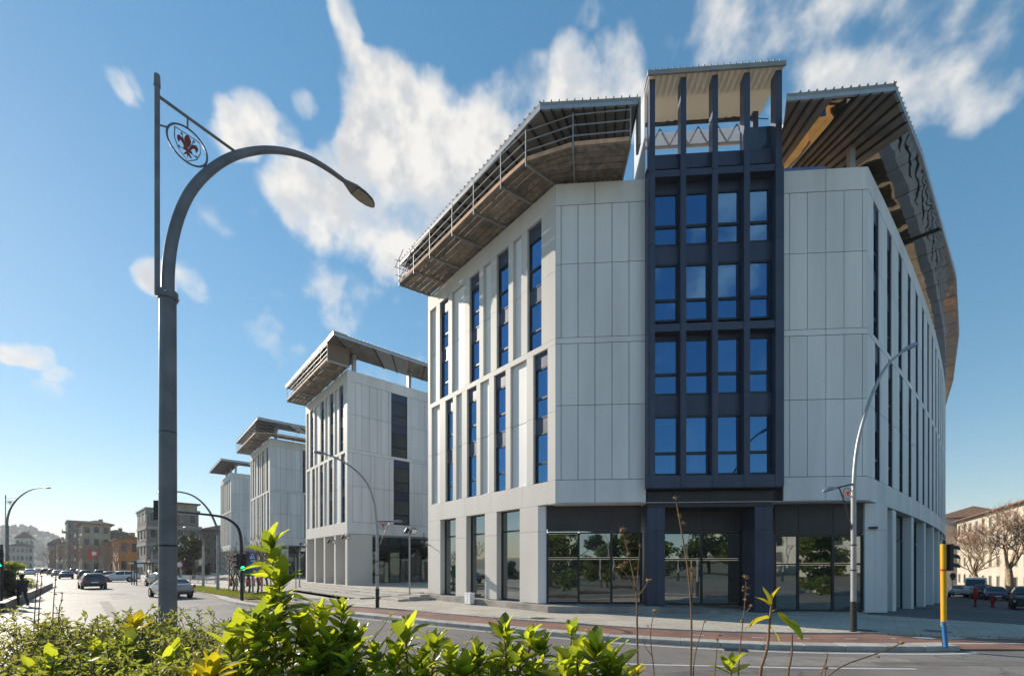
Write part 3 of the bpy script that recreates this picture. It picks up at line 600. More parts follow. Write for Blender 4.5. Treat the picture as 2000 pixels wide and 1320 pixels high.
sA, sB = FF.s_of_u(1264, -.1), FF.s_of_u(1510, -.1)
for a, b in ((sA, (sA+sB)/2), ((sA+sB)/2, sB)): MB().fbox(FF, a+.008, b-.008, 5.0, 5.72, -1.5, -.12).build('lintel_panel', 'dark_metal', main)
# plinth with a tilted paved top towards the right
MB().prism([inset(FL, LW, -.05), inset(FL, LW, .42), inset(FL, .1, .42), inset(FF, .05, .30), inset(FF, FF.s_of_u(1290), .30), inset(FF, FF.s_of_u(1290), -2), inset(FL, LW, -2)], -.1, ZG-.03).build('plinth', 'plinth_stone', main)
for k in range(5):
    a = FF.s_of_u(1290)+k*.82; MB().fbox(FF, a+.006, a+.814, -.1, ZG-.05-.055*k, -2, .26-.04*k).build('plinth_block', 'plinth_stone', main)
MB().fbox(FF, FF.s_of_u(1475), WF+.1, -.1, .15, -2, -.1).build('threshold', 'plinth_stone', main)
# right corner pier and the ground floor of the bending wall
for a, b in ((FF.s_of_u(1689, GD), FF.s_of_u(1709, GD)), (FF.s_of_u(1709, GD), FF.s_of_u(1709, GD)+.55)):
    for q0, q1 in ((.12, 3.95), (3.95, ZB0-.02)): MB().fbox(FF, a+.006, b-.006, q0+.006, q1-.006, GD-.7, GD).build('pier', 'cladding', main)
for i, F in enumerate(FR):
    zb = .1+slope(*F.pt(1.3, 0, 0).to_2d())-.15
    if i > 0 and i % 2 == 0:
        for q0, q1 in ((zb, 3.95), (3.95, ZB0-.01)): MB().fbox(F, -.1, .75, q0+.004, q1-.004, -.55, -.06).build('pier', 'cladding', main)
    if i < 12:
        window(F, (.78 if i % 2 == 0 else .0) if i else 1.05, 2.45 if i % 2 else 2.6, zb+.1, ZB0-.02, -.5, main, .74, 'shop_glass', .06, 'shopfront')
    else: MB().fbox(F, .75, 2.5, zb, ZB0, -.6, -.5).build('wall', 'fascia_metal', main)
mb = MB()
p = FR[0].pt(1.1, -.4, 4.05); q = FR[0].pt(1.1, .12, 4.05); mb.bar(p, q, .22, .1); mb.build('wall_light', 'dark_metal', main)
p = FL.pt(LW-.35, 0, 3.6); mb = MB(); mb.tube([p, p+Vector((nL.x*.5, nL.y*.5, .22))], .025, 6); mb.ball(p+Vector((nL.x*.58, nL.y*.58, .24)), .09, 8, 5); mb.build('bracket_lamp', 'dark_metal', main)
# ---- dark blue projecting bay
BD = .45
FU = [(1268.5, 1279.5), (1329.5, 1340.5), (1391.5, 1402.5), (1453.5, 1465), (1515, 1527.5)]
fs = [(FF.s_of_u(a, BD), FF.s_of_u(b, BD)) for a, b in FU]
zb = lambda v, d=BD: FF.z_of(1400, v, d)
ztop = zb(146)
cuts = [zb(951), zb(765), zb(628), zb(470), zb(330), ztop]
for a, b in fs:
    for q0, q1 in zip(cuts, cuts[1:]): MB().fbox(FF, a, b, q0+.006, q1-.006, 0.02, BD).build('fin', 'bay_metal', main)
for (a0, a1), (b0, b1) in zip(fs, fs[1:]):
    s0, s1 = a1+.004, b0-.004
    MB().fbox(FF, s0, s1, zb(951), zb(927), .0, BD-.02).build('bay_beam', 'bay_metal', main)
    MB().fbox(FF, s0, s1, zb(643), zb(628), .0, BD-.04).build('bay_beam', 'bay_metal', main)
    MB().fbox(FF, s0, s1, zb(338), zb(325), .0, BD-.04).build('bay_beam', 'bay_metal', main)
    for v0, v1 in ((927, 810), (770, 659), (625, 512), (477, 372)):
        window(FF, s0, s1, zb(v0, .1), zb(v1, .1), .05, main, .37, 'window_glass', .09)
    for v0, v1, dd in ((810, 770, .1), (659, 643, .0), (512, 477, .1), (372, 338, .0), (325, 297, .12)):
        MB().fbox(FF, s0, s1, zb(v0, .1)+.004, zb(v1, .1)-.004, -.1, dd).build('spandrel', 'bay_metal', main)
    if b0 == fs[-1][0]: MB().fbox(FF, s0, s1, zb(297, .1), zb(297, .1)+1.05, .05, .07).build('glass_balustrade', 'rail_glass', main)
MB().fbox(FF, fs[0][0]+.02, fs[-1][1]-.02, zb(951)-.02, zb(951)-.004, -.3, BD-.01).build('bay_soffit', 'dark_metal', main)
backing(FF, fs[0][0], fs[-1][1], zb(951), zb(300), -.45, -.1, main)
for a, b in ((fs[0][0]-.1, fs[0][0]-.004), (fs[-1][1]+.004, fs[-1][1]+.1)): MB().fbox(FF, a, b, zb(951), zb(330), -.2, BD-.03).build('bay_cheek', 'bay_metal', main)
# crown of the bay: light roof on trusses
zc = ztop
MB().slab([FF.pt(fs[0][0]-.05, BD+.12, zc), FF.pt(fs[-1][1]+.02, BD+.12, zc), FF.pt(fs[-1][1]+.02, -1.55, zc+.02), FF.pt(fs[0][0]-.05, -1.55, zc+.02)], (0, 0, .05)).build('bay_ceiling', 'soffit_beige', main)
MB().fbox(FF, fs[0][0]-.12, fs[-1][1]+.08, zc+.0, zc+.2, BD+.125, BD+.2).build('roof_edge', 'roof_sheet', main)
mb = MB(); x = fs[0][0]-.1
while x < fs[-1][1]+.05: mb.fbox(FF, x, x+.05, zc+.2, zc+.27, -.5, BD+.205); x += .27
mb.build('roof_seams', 'roof_sheet', main)
MB().fbox(FF, fs[0][0]+.1, fs[-1][1]-.1, zc-.14, zc-.01, -1.62, -1.52).build('ceiling_edge', 'dark_metal', main)
for k in range(4):
    (a0, a1), (b0, b1) = fs[k], fs[k+1]
    MB().tube([FF.pt((a1 if k % 2 == 0 else b0), -.2, zc-1.5), FF.pt((b0 if k % 2 == 0 else a1), -1.4, zc-.1)], .02, 6).build('tie_rod', 'dark_metal', main)
MB().fbox(FF, fs[0][0]+.1, fs[-1][1]-.1, zc-1.0, zc-.15, -1.95, -1.92).build('weather_sheet', 'white_sheet', main)
x = fs[0][0]+.1; d = (fs[-1][1]-fs[0][0]-.2)/12
for k in range(12):
    p, q = (zc-1.05, zc-.2) if k % 2 else (zc-.2, zc-1.05); MB().bar(FF.pt(x+k*d, -1.7, p), FF.pt(x+(k+1)*d, -1.7, q), .055).build('truss_diagonal', 'galv', main)
MB().bar(FF.pt(x, -1.7, zc-1.1), FF.pt(fs[-1][1]-.1, -1.7, zc-1.1), .09).build('truss_chord', 'galv', main)
MB().fbox(FF, fs[0][0]-.17, fs[0][0]-.13, 20.15, zc-.2, -2.0, .2).build('side_sheet', 'white_sheet', main)
MB().fbox(FF, fs[-1][0]-.3, fs[-1][0]-.05, 20.2, zc-.3, -1.2, -1.0).build('crown_post', 'bay_metal', main)
# ---- overhanging roof: left wing and right wing
ZR = 22.0
def roof_wing(outer, inn, parent, th=.16, name='roof'):
    """outer and inner edge lines with equal counts"""
    o = None; mb = MB(); n = len(outer)
    for i in range(n-1):
        mb.hexa([(*outer[i], ZR), (*outer[i+1], ZR), (*inn[i+1], ZR), (*inn[i], ZR), (*outer[i], ZR+th), (*outer[i+1], ZR+th), (*inn[i+1], ZR+th), (*inn[i], ZR+th)])
    o = mb.build(name, 'roof_sheet', parent)
    mb = MB()
    for i in range(n-1):
        a, b = Vector(outer[i]), Vector(outer[i+1]); L = (b-a).length; t = (b-a)/L; nn = Vector((t.y, -t.x)) if (Vector((t.y, -t.x))).dot(a-Vector(inn[i])) > 0 else Vector((-t.y, t.x))
        MB().hexa([(*(a+nn*.01), ZR-.16), (*(b+nn*.01), ZR-.16), (*(b-nn*.08), ZR-.16), (*(a-nn*.08), ZR-.16), (*(a+nn*.01), ZR-.005), (*(b+nn*.01), ZR-.005), (*(b-nn*.08), ZR-.005), (*(a-nn*.08), ZR-.005)]).build('gutter', 'galv', parent)
        k = 0
        while k*.33 < L:
            p = a+t*(k*.33); mb.hexa([(*(p+nn*.03), ZR+th), (*(p+t*.05+nn*.03), ZR+th), (*(p+t*.05-nn*1.2), ZR+th), (*(p-nn*1.2), ZR+th), (*(p+nn*.03), ZR+th+.06), (*(p+t*.05+nn*.03), ZR+th+.06), (*(p+t*.05-nn*1.2), ZR+th+.06), (*(p-nn*1.2), ZR+th+.06)]); k += 1
    mb.build('roof_seams', 'roof_sheet', parent)
    return o
def purlins(a0, a1, b0, b1, n, parent, boards=True, z=ZR, m='soffit_board'):
    """soffit between edge a (outer) and b (inner): boards with dark purlins across"""
    a0, a1, b0, b1 = map(Vector, (a0, a1, b0, b1))
    for k in range(n):
        f0, f1 = k/n, (k+1)/n; p, q, r_, s_ = a0.lerp(a1, f0), a0.lerp(a1, f1), b0.lerp(b1, f1), b0.lerp(b1, f0)
        e = .012
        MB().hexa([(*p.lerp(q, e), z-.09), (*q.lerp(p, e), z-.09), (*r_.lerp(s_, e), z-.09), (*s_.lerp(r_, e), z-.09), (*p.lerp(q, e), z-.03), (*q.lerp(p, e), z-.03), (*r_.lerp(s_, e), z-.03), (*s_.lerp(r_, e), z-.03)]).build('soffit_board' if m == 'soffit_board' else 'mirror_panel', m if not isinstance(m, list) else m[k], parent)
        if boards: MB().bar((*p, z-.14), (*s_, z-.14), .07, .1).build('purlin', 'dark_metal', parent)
sW = FF.s_of_u(1245, 1.6)
lo = [inset(FF, sW, 1.7), (1.21, 18.9), (-2.99, 23.7), (-7.35, 28.75)]
li = [inset(FF, sW, -2.6), inset(FF, 1.6, -2.6), inset(FL, 5.2, -2.6), inset(FL, 12.6, -2.6)]
roof_wing(lo, li, main)
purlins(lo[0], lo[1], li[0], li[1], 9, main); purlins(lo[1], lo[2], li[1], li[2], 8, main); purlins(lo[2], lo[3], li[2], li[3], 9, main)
mb = MB(); mb.hexa([(*inset(FF, sW+.02, 1.7), 20.15), (*inset(FF, sW+.12, 1.7), 20.15), (*inset(FF, sW+.12, 1.2), 20.15), (*inset(FF, sW+.02, 1.2), 20.15), (*inset(FF, sW+.02, 1.7), ZR+.16), (*inset(FF, sW+.12, 1.7), ZR+.16), (*inset(FF, sW+.12, 1.2), ZR+.16), (*inset(FF, sW+.02, 1.2), ZR+.16)])
mb.build('roof_end_board', 'roof_sheet', main)
s_b = FF.s_of_u(1531, .2)
redge = [inset(FF, s_b, 1.42), (15.8, 18.14), (19.6, 21.07), (25.0, 25.6), (30.3, 30.04), (37.87, 37.3), (46.6, 46.5), (58.1, 59.6)]
sr = FF.s_of_u(1538, 1.4)
ri = [inset(FF, s_b, -5), inset(FF, WF-2.2, -5), inset(FR[1], 1.0, -5), inset(FR[4], 0, -5), inset(FR[7], 0, -5), inset(FR[11], 0, -5), inset(FR[15], 0, -5), inset(FR[18], 2.6, -5)]
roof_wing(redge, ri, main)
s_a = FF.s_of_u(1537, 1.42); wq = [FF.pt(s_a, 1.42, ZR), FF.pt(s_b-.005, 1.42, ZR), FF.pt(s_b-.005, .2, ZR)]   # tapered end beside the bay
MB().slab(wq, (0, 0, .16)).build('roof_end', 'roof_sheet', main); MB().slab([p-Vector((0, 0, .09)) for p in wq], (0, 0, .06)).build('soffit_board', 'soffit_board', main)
MB().fbox(FF, s_a, s_b-.01, ZR-.16, ZR-.005, 1.36, 1.44).build('gutter', 'galv', main)
mirr = ['soffit_board', 'soffit_board', 'soffit_board', 'mirror_panel', 'mirror_panel', 'soffit_board', 'soffit_board', 'soffit_board']
for k in range(8):
    a0, a1 = Vector(redge[0]).lerp(Vector(redge[1]), k/8), Vector(redge[0]).lerp(Vector(redge[1]), (k+1)/8); b0, b1 = Vector(ri[0]).lerp(Vector(ri[1]), k/8), Vector(ri[0]).lerp(Vector(ri[1]), (k+1)/8)
    purlins(a0, a1, b0, b1, 1, main, boards=mirr[k] == 'soffit_board', m=mirr[k])
for k in range(7):
    g = lambda e, f: Vector(e[1]).lerp(Vector(e[2]), f)
    purlins(g(redge, k/7), g(redge, (k+1)/7), g(ri, k/7), g(ri, (k+1)/7), 1, main, boards=k < 4, m='soffit_board' if k < 4 else 'mirror_panel')
for i in range(2, 7):
    L = (Vector(redge[i+1])-Vector(redge[i])).length; n = max(3, int(L/2.2))
    for k in range(n):
        g = lambda e, f: Vector(e[i]).lerp(Vector(e[i+1]), f)
        purlins(g(redge, k/n), g(redge, (k+1)/n), g(ri, k/n), g(ri, (k+1)/n), 1, main, boards=(k == 0 and i in (3,)), m='mirror_panel')
for (u, d) in ((1662, -.9), (1300, -5)):
    s_ = FF.s_of_u(u, d); MB().fbox(FF, s_-.12, s_+.12, 19.5, ZR-.1, d-.12, d+.12).build('roof_post', 'galv', main)
MB().fbox(FF, FF.s_of_u(1532, -.6), FF.s_of_u(1612, -.6), 20.0, 20.75, -.62, -.58).build('safety_net', 'net_blue', main)
Fe = Face(FL.pt(LW, 0, 0).to_2d(), Vector((.752, .659)), Vector((-.659, .752)))
MB().fbox(Fe, .46, 7.9, ZB0, ZP, -.4, -.02).build('end_wall', 'cladding', main)
MB().prism([inset(FF, 10.6, -1.2), inset(FF, WF-.6, -1.2), inset(FF, WF-1.0, -5.5), inset(FF, 10.6, -5.5)], 19.52, 19.6).build('plywood_sheet', 'plywood', main)  # orange sheet added out of sight for the mirror panels to reflect
MB().fbox(FF, 9.6, 10.4, 19.5, 20.3, -3, -1).build('covered_pallet', 'tarp_green', main, bevel=.08)
for k in range(6): MB().fbox(FR[k], .3, 2.3, 19.5, 19.9+.15*(k % 3), -2.6, -1.5).build('material_stack', ('plywood', 'white_sheet', 'tarp_green')[k % 3], main)  # stacks and pallet added on the unseen terrace, for reflections only
# ------------------------------------------------------------------ scaffolding
def scaffold(outer, inn, zp, name, label, rails=(.5, .95, 1.4), planks=6, toe=True, loc=None):
    sc = thing(name, label, 'scaffold', (*outer[0], zp))
    n = len(outer)
    for i in range(n-1):
        a, b, c, d = Vector(outer[i]), Vector(outer[i+1]), Vector(inn[i+1]), Vector(inn[i])
        for k in range(planks):
            f0, f1 = k/planks+.008, (k+1)/planks-.008; dz = random.uniform(-.015, .015)
            p, q, r_, s_ = a.lerp(d, f0), b.lerp(c, f0), b.lerp(c, f1), a.lerp(d, f1)
            MB().hexa([(*p, zp+dz), (*q, zp+dz), (*r_, zp+dz), (*s_, zp+dz), (*p, zp+.045+dz), (*q, zp+.045+dz), (*r_, zp+.045+dz), (*s_, zp+.045+dz)]).build('plank', 'plank', sc)
        for h in rails: MB().tube([(*a, zp+h), (*b, zp+h)], .026, 6).build('guard_rail', 'scaffold_steel', sc)
        if toe:
            t = (b-a).normalized(); MB().bar((*(a+t*.05), zp+.15), (*(b-t*.05), zp+.15), .03, .18).build('toe_board', 'toe_board', sc)
    for i in range(n):
        a, d = Vector(outer[i]), Vector(inn[i])
        MB().tube([(*a, zp-.18), (*a, zp+1.55)], .03, 6).build('post', 'scaffold_steel', sc)
        MB().bar((*a, zp-.07), (*d, zp-.07), .06, .12).build('bracket', 'scaffold_steel', sc)
    return sc
so_ = [(5.05, 18.75), (2.63, 18.98), (.62, 19.69), (-.53, 20.85), (-1.95, 22.4), (-3.24, 23.85), (-4.77, 25.55), (-6.0, 26.9), (-7.2, 28.15)]
si_ = [(FF.pt(3.1, -.15, 0).x, FF.pt(3.1, -.15, 0).y), (FF.pt(.9, -.15, 0).x, FF.pt(.9, -.15, 0).y)]+[inset(FL, .1, -.12)]+[inset(FL, x, -.12) for x in (1.6, 3.6, 5.6, 7.9, 9.7, 11.45)]
S1 = scaffold(so_, si_, 20.3, 'scaffold_platform', 'brown plank scaffold platform hung round the roof edge of the corner building')
# bracing at its far end
e = Vector(so_[-1]); mb = None
for k in range(4):
    p = e.lerp(Vector(si_[-1]), k/4.0); MB().tube([(*p, 20.1), (*p, 21.85)], .026, 6).build('post', 'scaffold_steel', S1)
for h in (.45, .95, 1.4): MB().tube([(*(e+nL*.3), 20.3+h), (*Vector(si_[-1]), 20.3+h)], .024, 6).build('guard_rail', 'scaffold_steel', S1)
MB().tube([(*(e+nL*.1), 20.3), (*(Vector(so_[-2])), 21.9)], .024, 6).build('brace', 'scaffold_steel', S1)
MB().tube([(*(e+nL*.3), 21.2), (*(e-tL*.9+nL*.2), 21.9)], .024, 6).build('brace', 'scaffold_steel', S1)
# ------------------------------------------------------------------ the row of similar blocks behind
tS = Vector((.752, .659)).normalized(); nS = Vector((.659, -.752)).normalized()
def block(s_at, L, depth, label, name='office_building'):
    P = FL.pt(s_at, 0, 0).to_2d(); F1 = Face(P, tL, nL); F2 = Face(P, tS, nS)
    b = thing(name, label, 'building', (P.x, P.y, 0)); bo = Vector((P.x, P.y, 0))
    street_face(F1, L, b)
    MB().prism([inset(F1, L-.46, -.46), inset(F1, .3, -.46), inset(F2, .3, -.1), inset(F2, depth, -.1), inset(F2, depth, -L+.1), inset(F1, L-.1, -.5)], ZB0+.03, 19.6).build('core', 'cladding_core', b)
    # side face: irregular panels and one window column
    for z0, z1, wa, wb, js in ((ZB1, ZM0, 4.55, 6.25, (0, .5, 1.35, 2.25, 2.6, 3.55, 4.1, 4.55, 6.25, 6.75, 7.7, 8.6, 9.6, 10.6, 11.6, 12.8, 14)), (ZM1, ZT, 4.3, 6.0, (0, .75, 1.35, 2.1, 2.85, 3.25, 4.0, 4.3, 6.0, 6.5, 7.3, 8.0, 8.9, 9.8, 11, 12, 13, 14))):
        zj = z0+(z1-z0)*.52
        for a, c in zip(js, js[1:]):
            if a >= depth: break
            if abs(a-wa) < .01: window_column(F2, a, c, z0, z1, -.1, b)
            else:
                panel(F2, a, c, z0, zj, parent=b); panel(F2, a, c, zj, z1, parent=b)
    for z0, z1, js in ((ZT, ZP, (0, 3.8, 7.2, 10.6, 14)), (ZM0, ZM1, (0, 3.3, 6.6, 10, 14)), (ZB0, ZB1, (0, 2.9, 6.9, 10.4, 14))):
        for a, c in zip(js, js[1:]): panel(F2, a, c, z0, z1, -.06, .006, parent=b)
    backing(F2, .46, 14, ZT, ZP-.02, -.4, -.06, b)
    MB().prism([inset(F1, L, 0), inset(F1, 0, 0), inset(F2, depth, 0), inset(F2, depth, -L)], ZB0-.02, ZB0-.002).build('overhang_soffit', 'cladding', b)
    for k in range(5):   # deep blade columns
        a = .05+k*(L-.45)/4; MB().fbox(F1, a, a+(.42 if k else .5), .5, ZB0-.03, -2.4, -.02).build('column', 'cladding_sunlit', b)
    # glass set back
    for F, n, w in ((F1, 5, (L-3)/5), (F2, 9, 1.25)):
        off = -3.0
        for k in range(n):
            a = 3.0+k*w; window(F, a, a+w-.02, .52, ZB0-.03, off, b, .78, 'shop_glass', .045, 'shopfront')
    # roof on posts
    outer = [inset(F1, L+.7, 1.9), (F1.pt(0, 1.9, 0)+Vector((nS.x, nS.y, 0))*1.9).to_2d(), inset(F2, depth, 1.9)]
    outer = [tuple(o_) for o_ in outer]
    inn = [inset(F1, L+.7, -1.4), inset(F1, 1.4, -1.4), inset(F2, depth, -1.4)]
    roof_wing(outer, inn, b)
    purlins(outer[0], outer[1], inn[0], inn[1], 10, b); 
    for k in range(9):
        g = lambda e, f: Vector(e[1]).lerp(Vector(e[2]), f)
        purlins(g(outer, k/9), g(outer, (k+1)/9), g(inn, k/9), g(inn, (k+1)/9), 1, b, boards=k % 3 != 1, m='mirror_panel' if k in (2, 3, 6) else 'soffit_board')
    for a in (.9, 6.6, 12): MB().fbox(F2, a-.16, a+.16, 19.6, ZR-.05, -.9, -.58).build('roof_post', 'galv', b)
    for a in (5, 10): MB().fbox(F1, a-.16, a+.16, 19.6, ZR-.05, -.9, -.58).build('roof_post', 'galv', b)
    return b, F1, F2
for s_at, L, dep, lab, scaf in ((25.8, 12.3, 14, 'pale panelled office block standing next to the corner building', 1), (54.4, 12.9, 14, 'pale office block with scaffolded roof between two of its twins', 2), (84.8, 12.5, 14, 'pale office block with bare raised roof at the far end of the row', 0)):
    b, F1, F2 = block(s_at, L, dep, lab)
    if scaf:
        n = 7; outer = [inset(F1, (L+.5)*k/n-.3, 1.85) for k in range(n+1)]; inn = [inset(F1, (L+.5)*k/n-.3, -.1) for k in range(n+1)]
        if scaf == 2:
            outer = [inset(F2, 9, 1.6), inset(F2, 6, 1.6), inset(F2, 3, 1.6), inset(F2, .6, 1.6)]+outer; inn = [inset(F2, 9, -.1), inset(F2, 6, -.1), inset(F2, 3, -.1), inset(F2, .6, -.1)]+inn
        S = scaffold(outer, inn, 20.3, 'scaffold_platform', ('plank scaffold with guard rails under the roof of the block next to the corner building' if scaf == 1 else 'plank scaffold wrapped round the roof of the block between its twins'), planks=5)
        if scaf == 1:
            p, q = outer[0], inn[0]; MB().hexa([(*p, 20.35), (*q, 20.35), (*Vector(q).lerp(Vector(p), .02), 20.35), (*Vector(p).lerp(Vector(q), .02)+tL*.03, 20.35), (*p, 21.9), (*q, 21.9), (*Vector(q).lerp(Vector(p), .02), 21.9), (*Vector(p).lerp(Vector(q), .02)+tL*.03, 21.9)]).build('end_sheet', 'osb', S)
# ------------------------------------------------------------------ street lamps and emblems
def emblem(parent, c, r, red, dark, y=0.0, th=.02):
    """round frame with a shield outline and a stylised lily, in the local x-z plane"""
    c = Vector(c); o = MB().tube(ring(c, r), r*.055, 6, cap=False).build('medallion', dark, parent)
    sh = [(-.62, .62), (.62, .62), (.64, .0), (.45, -.5), (.0, -.92), (-.45, -.5), (-.64, .0), (-.62, .62)]
    MB().tube([(c.x+x*r, c.y, c.z+z*r) for x, z in sh], r*.028, 5, cap=False).build('shield_outline', dark, o)
    def flat(pl, m, nm):
        mb = MB(); n = len(pl); vs = [(c.x+x*r, c.y-th/2, c.z+z*r) for x, z in pl]+[(c.x+x*r, c.y+th/2, c.z+z*r) for x, z in pl]
        mb.add(vs, [tuple(range(n)), tuple(range(2*n-1, n-1, -1))]+[(i, n+i, n+(i+1) % n, (i+1) % n) for i in range(n)]); mb.build(nm, m, o)
    flat([(0, -.2), (.13, .1), (.17, .32), (.1, .5), (0, .6), (-.1, .5), (-.17, .32), (-.13, .1)], red, 'lily_petal')
    for s_ in (-1, 1):
        flat([(s_*x, z) for x, z in ((.05, -.22), (.12, .0), (.25, .22), (.42, .30), (.52, .18), (.5, .0), (.42, -.12), (.40, .02), (.34, .08), (.24, -.02), (.14, -.22))], red, 'lily_petal')
        flat([(s_*x, z) for x, z in ((.03, -.36), (.14, -.5), (.2, -.62), (.12, -.6), (.02, -.46))], red, 'lily_foot')
        for (x0, z0, x1, z1) in ((.04, -.2, .3, .46), (.04, -.34, .42, -.36)):
            MB().tube([(c.x+s_*x0*r, c.y, c.z+z0*r), (c.x+s_*x1*r, c.y, c.z+z1*r)], r*.022, 5).build('stamen', dark, o)
            flat([(s_*x1-.06, z1-.03), (s_*x1+.06, z1-.03), (s_*x1, z1+.1)], dark, 'stamen_tip')
    flat([(-.22, -.34), (.22, -.34), (.22, -.22), (-.22, -.22)], red, 'lily_band'); flat([(-.06, -.34), (.06, -.34), (0, -.72)], red, 'lily_foot')
    return o
class Plane2:
    """vertical plane through a base point along an azimuth: turns photograph rows and columns into (t, z)"""
    def __init__(s, base, az): s.b = base; s.dx, s.dy = math.sin(R(az)), math.cos(R(az)); s.rz = R(90-az)
    def __call__(s, u, v):
        k = (u-1000)/FPX; t = (k*s.b.y-s.b.x)/(s.dx-k*s.dy); return Vector((t, 0, EYE+(HOR-v)/FPX*(s.b.y+t*s.dy)))
def lamp_head(parent, p, d, L, w, top='lamp_grey', lens='lamp_lens'):
    """flat leaf-shaped lantern from p along unit d in the local x-z plane"""
    d = Vector(d).normalized(); up = Vector((-d.z, 0, d.x)); up = up if up.z > 0 else -up; mb = MB(); ml = MB(); prof = [(0, .22), (.12, .45), (.35, .9), (.6, 1), (.82, .8), (.95, .42), (1, .12)]
    rows = []
    for f, q in prof:
        c = Vector(p)+d*L*f; rows.append([c+Vector((0, -1, 0))*w/2*q+up*-.01, c+Vector((0, -.6, 0))*w/2*q+up*.07*q**.5, c+up*.10*q**.5, c+Vector((0, .6, 0))*w/2*q+up*.07*q**.5, c+Vector((0, 1, 0))*w/2*q+up*-.01, c-up*.03])
    vs = [x for r_ in rows for x in r_]; k = 6; fs_ = []
    for i in range(len(rows)-1):
        for j in range(k): fs_.append((i*k+j, i*k+(j+1) % k, (i+1)*k+(j+1) % k, (i+1)*k+j))
    fs_ += [tuple(range(k)), tuple(range((len(rows)-1)*k, len(rows)*k))]
    o = mb.add(vs, fs_).build('lamp_head', top, parent, smooth=True)
    pts = []
    for f, q in prof[2:]: pts.append(Vector(p)+d*L*f+Vector((0, -.8, 0))*w/2*q-up*.032)
    for f, q in reversed(prof[2:]): pts.append(Vector(p)+d*L*f+Vector((0, .8, 0))*w/2*q-up*.032)
    ml.slab(pts, up*-.012).build('lens', lens, o)
def curve_pts(pts, it=3):
    pts = [Vector(p) for p in pts]
    for _ in range(it):
        q = [pts[0]]
        for a, b in zip(pts, pts[1:]): q += [a*.75+b*.25, a*.25+b*.75]
        pts = q+[pts[-1]]
    return pts
def lerp_r(n, r0, r1): return [r0+(r1-r0)*i/(n-1) for i in range(n)]
# the big arched lamp in the foreground
base = Vector((-5.47, 7.0, 0)); Q = Plane2(base, 36)
lampA = local(thing('street_lamp', 'tall dark grey arched street lamp with lily medallion rising from the small-leaved hedge', 'street lamp', (base.x, base.y, 0), Q.rz))
zc_ = Q(328, 578).z
MB().tube([(0, 0, -.02), (0, 0, zc_)], [.125, .112], 20).build('pole', 'lamp_grey', lampA, smooth=True)
MB().tube([(0, 0, -.02), (0, 0, .5)], .16, 20).build('pole_base', 'lamp_grey', lampA, smooth=True)
arm = [Vector((0, 0, zc_-.1))]+[Q(u, v) for u, v in ((329, 530), (335, 471), (351, 414), (375, 367), (412, 330), (449, 307), (487, 296), (525, 292), (563, 296), (601, 307), (639, 329), (673, 354))]
arm[1].x = .0; arm = curve_pts(arm, 2)
MB().tube(arm, lerp_r(len(arm), .092, .045), 14).build('arm', 'lamp_grey', lampA, smooth=True)
MB().tube([(0, 0, zc_-.06), (0, 0, zc_+.06)], .135, 18).build('collar', 'lamp_grey', lampA, smooth=True)
hd = (Q(731, 402)-Q(671, 353)); lamp_head(lampA, Q(671, 353), hd, hd.length, .36)
fx = Q(307, 400).x; z1 = Q(307, 152).z
MB().tube([(fx, 0, zc_-.05), (fx, 0, z1)], .036, 10).build('finial_bar', 'lamp_grey', lampA); MB().tube([(fx, 0, z1-.14), (fx, 0, z1+.04)], [.046, .04], 10).build('finial_cap', 'lamp_grey', lampA)
MB().bar((fx, 0, zc_-.02), (.1, 0, zc_-.02), .05).build('clamp', 'lamp_grey', lampA)
for k in range(6): a = k*1.047; MB().tube([(.125*math.cos(a), .125*math.sin(a), zc_), (.152*math.cos(a), .152*math.sin(a), zc_)], .016, 6).build('bolt', 'galv', lampA)
MB().tube([(0, 0, 2.6), (0, 0, 2.63)], .122, 20).build('band', 'dark_metal', lampA); MB().tube([(0, 0, 4.4), (0, 0, 4.415)], .119, 20).build('weld_seam', 'dark_metal', lampA)
MB().tube([(fx, 0, Q(312, 190).z), Q(460, 297)], .024, 8).build('brace', 'lamp_grey', lampA)
mc = Q(366.5, 284.5); mr = (Q(406, 312).x-Q(327, 257).x)/2
emblem(lampA, mc, mr, 'emblem_red', 'lamp_grey')
MB().tube([(fx, 0, Q(311, 246).z), (mc.x-mr*.95, 0, mc.z+mr*.3)], .014, 6).build('stay', 'lamp_grey', lampA); MB().tube([(mc.x, 0, mc.z+mr), (mc.x, 0, Q(366, 232).z)], .014, 6).build('stay', 'lamp_grey', lampA)
far = copy_tree(lampA); far.location = (-53.9, 47, 0); far.rotation_euler = (0, 0, R(-8)); far.scale = (1.42, 1, .985)
tag(far, 'arched street lamp with lily medallion standing on the grassy road island', 'street lamp')
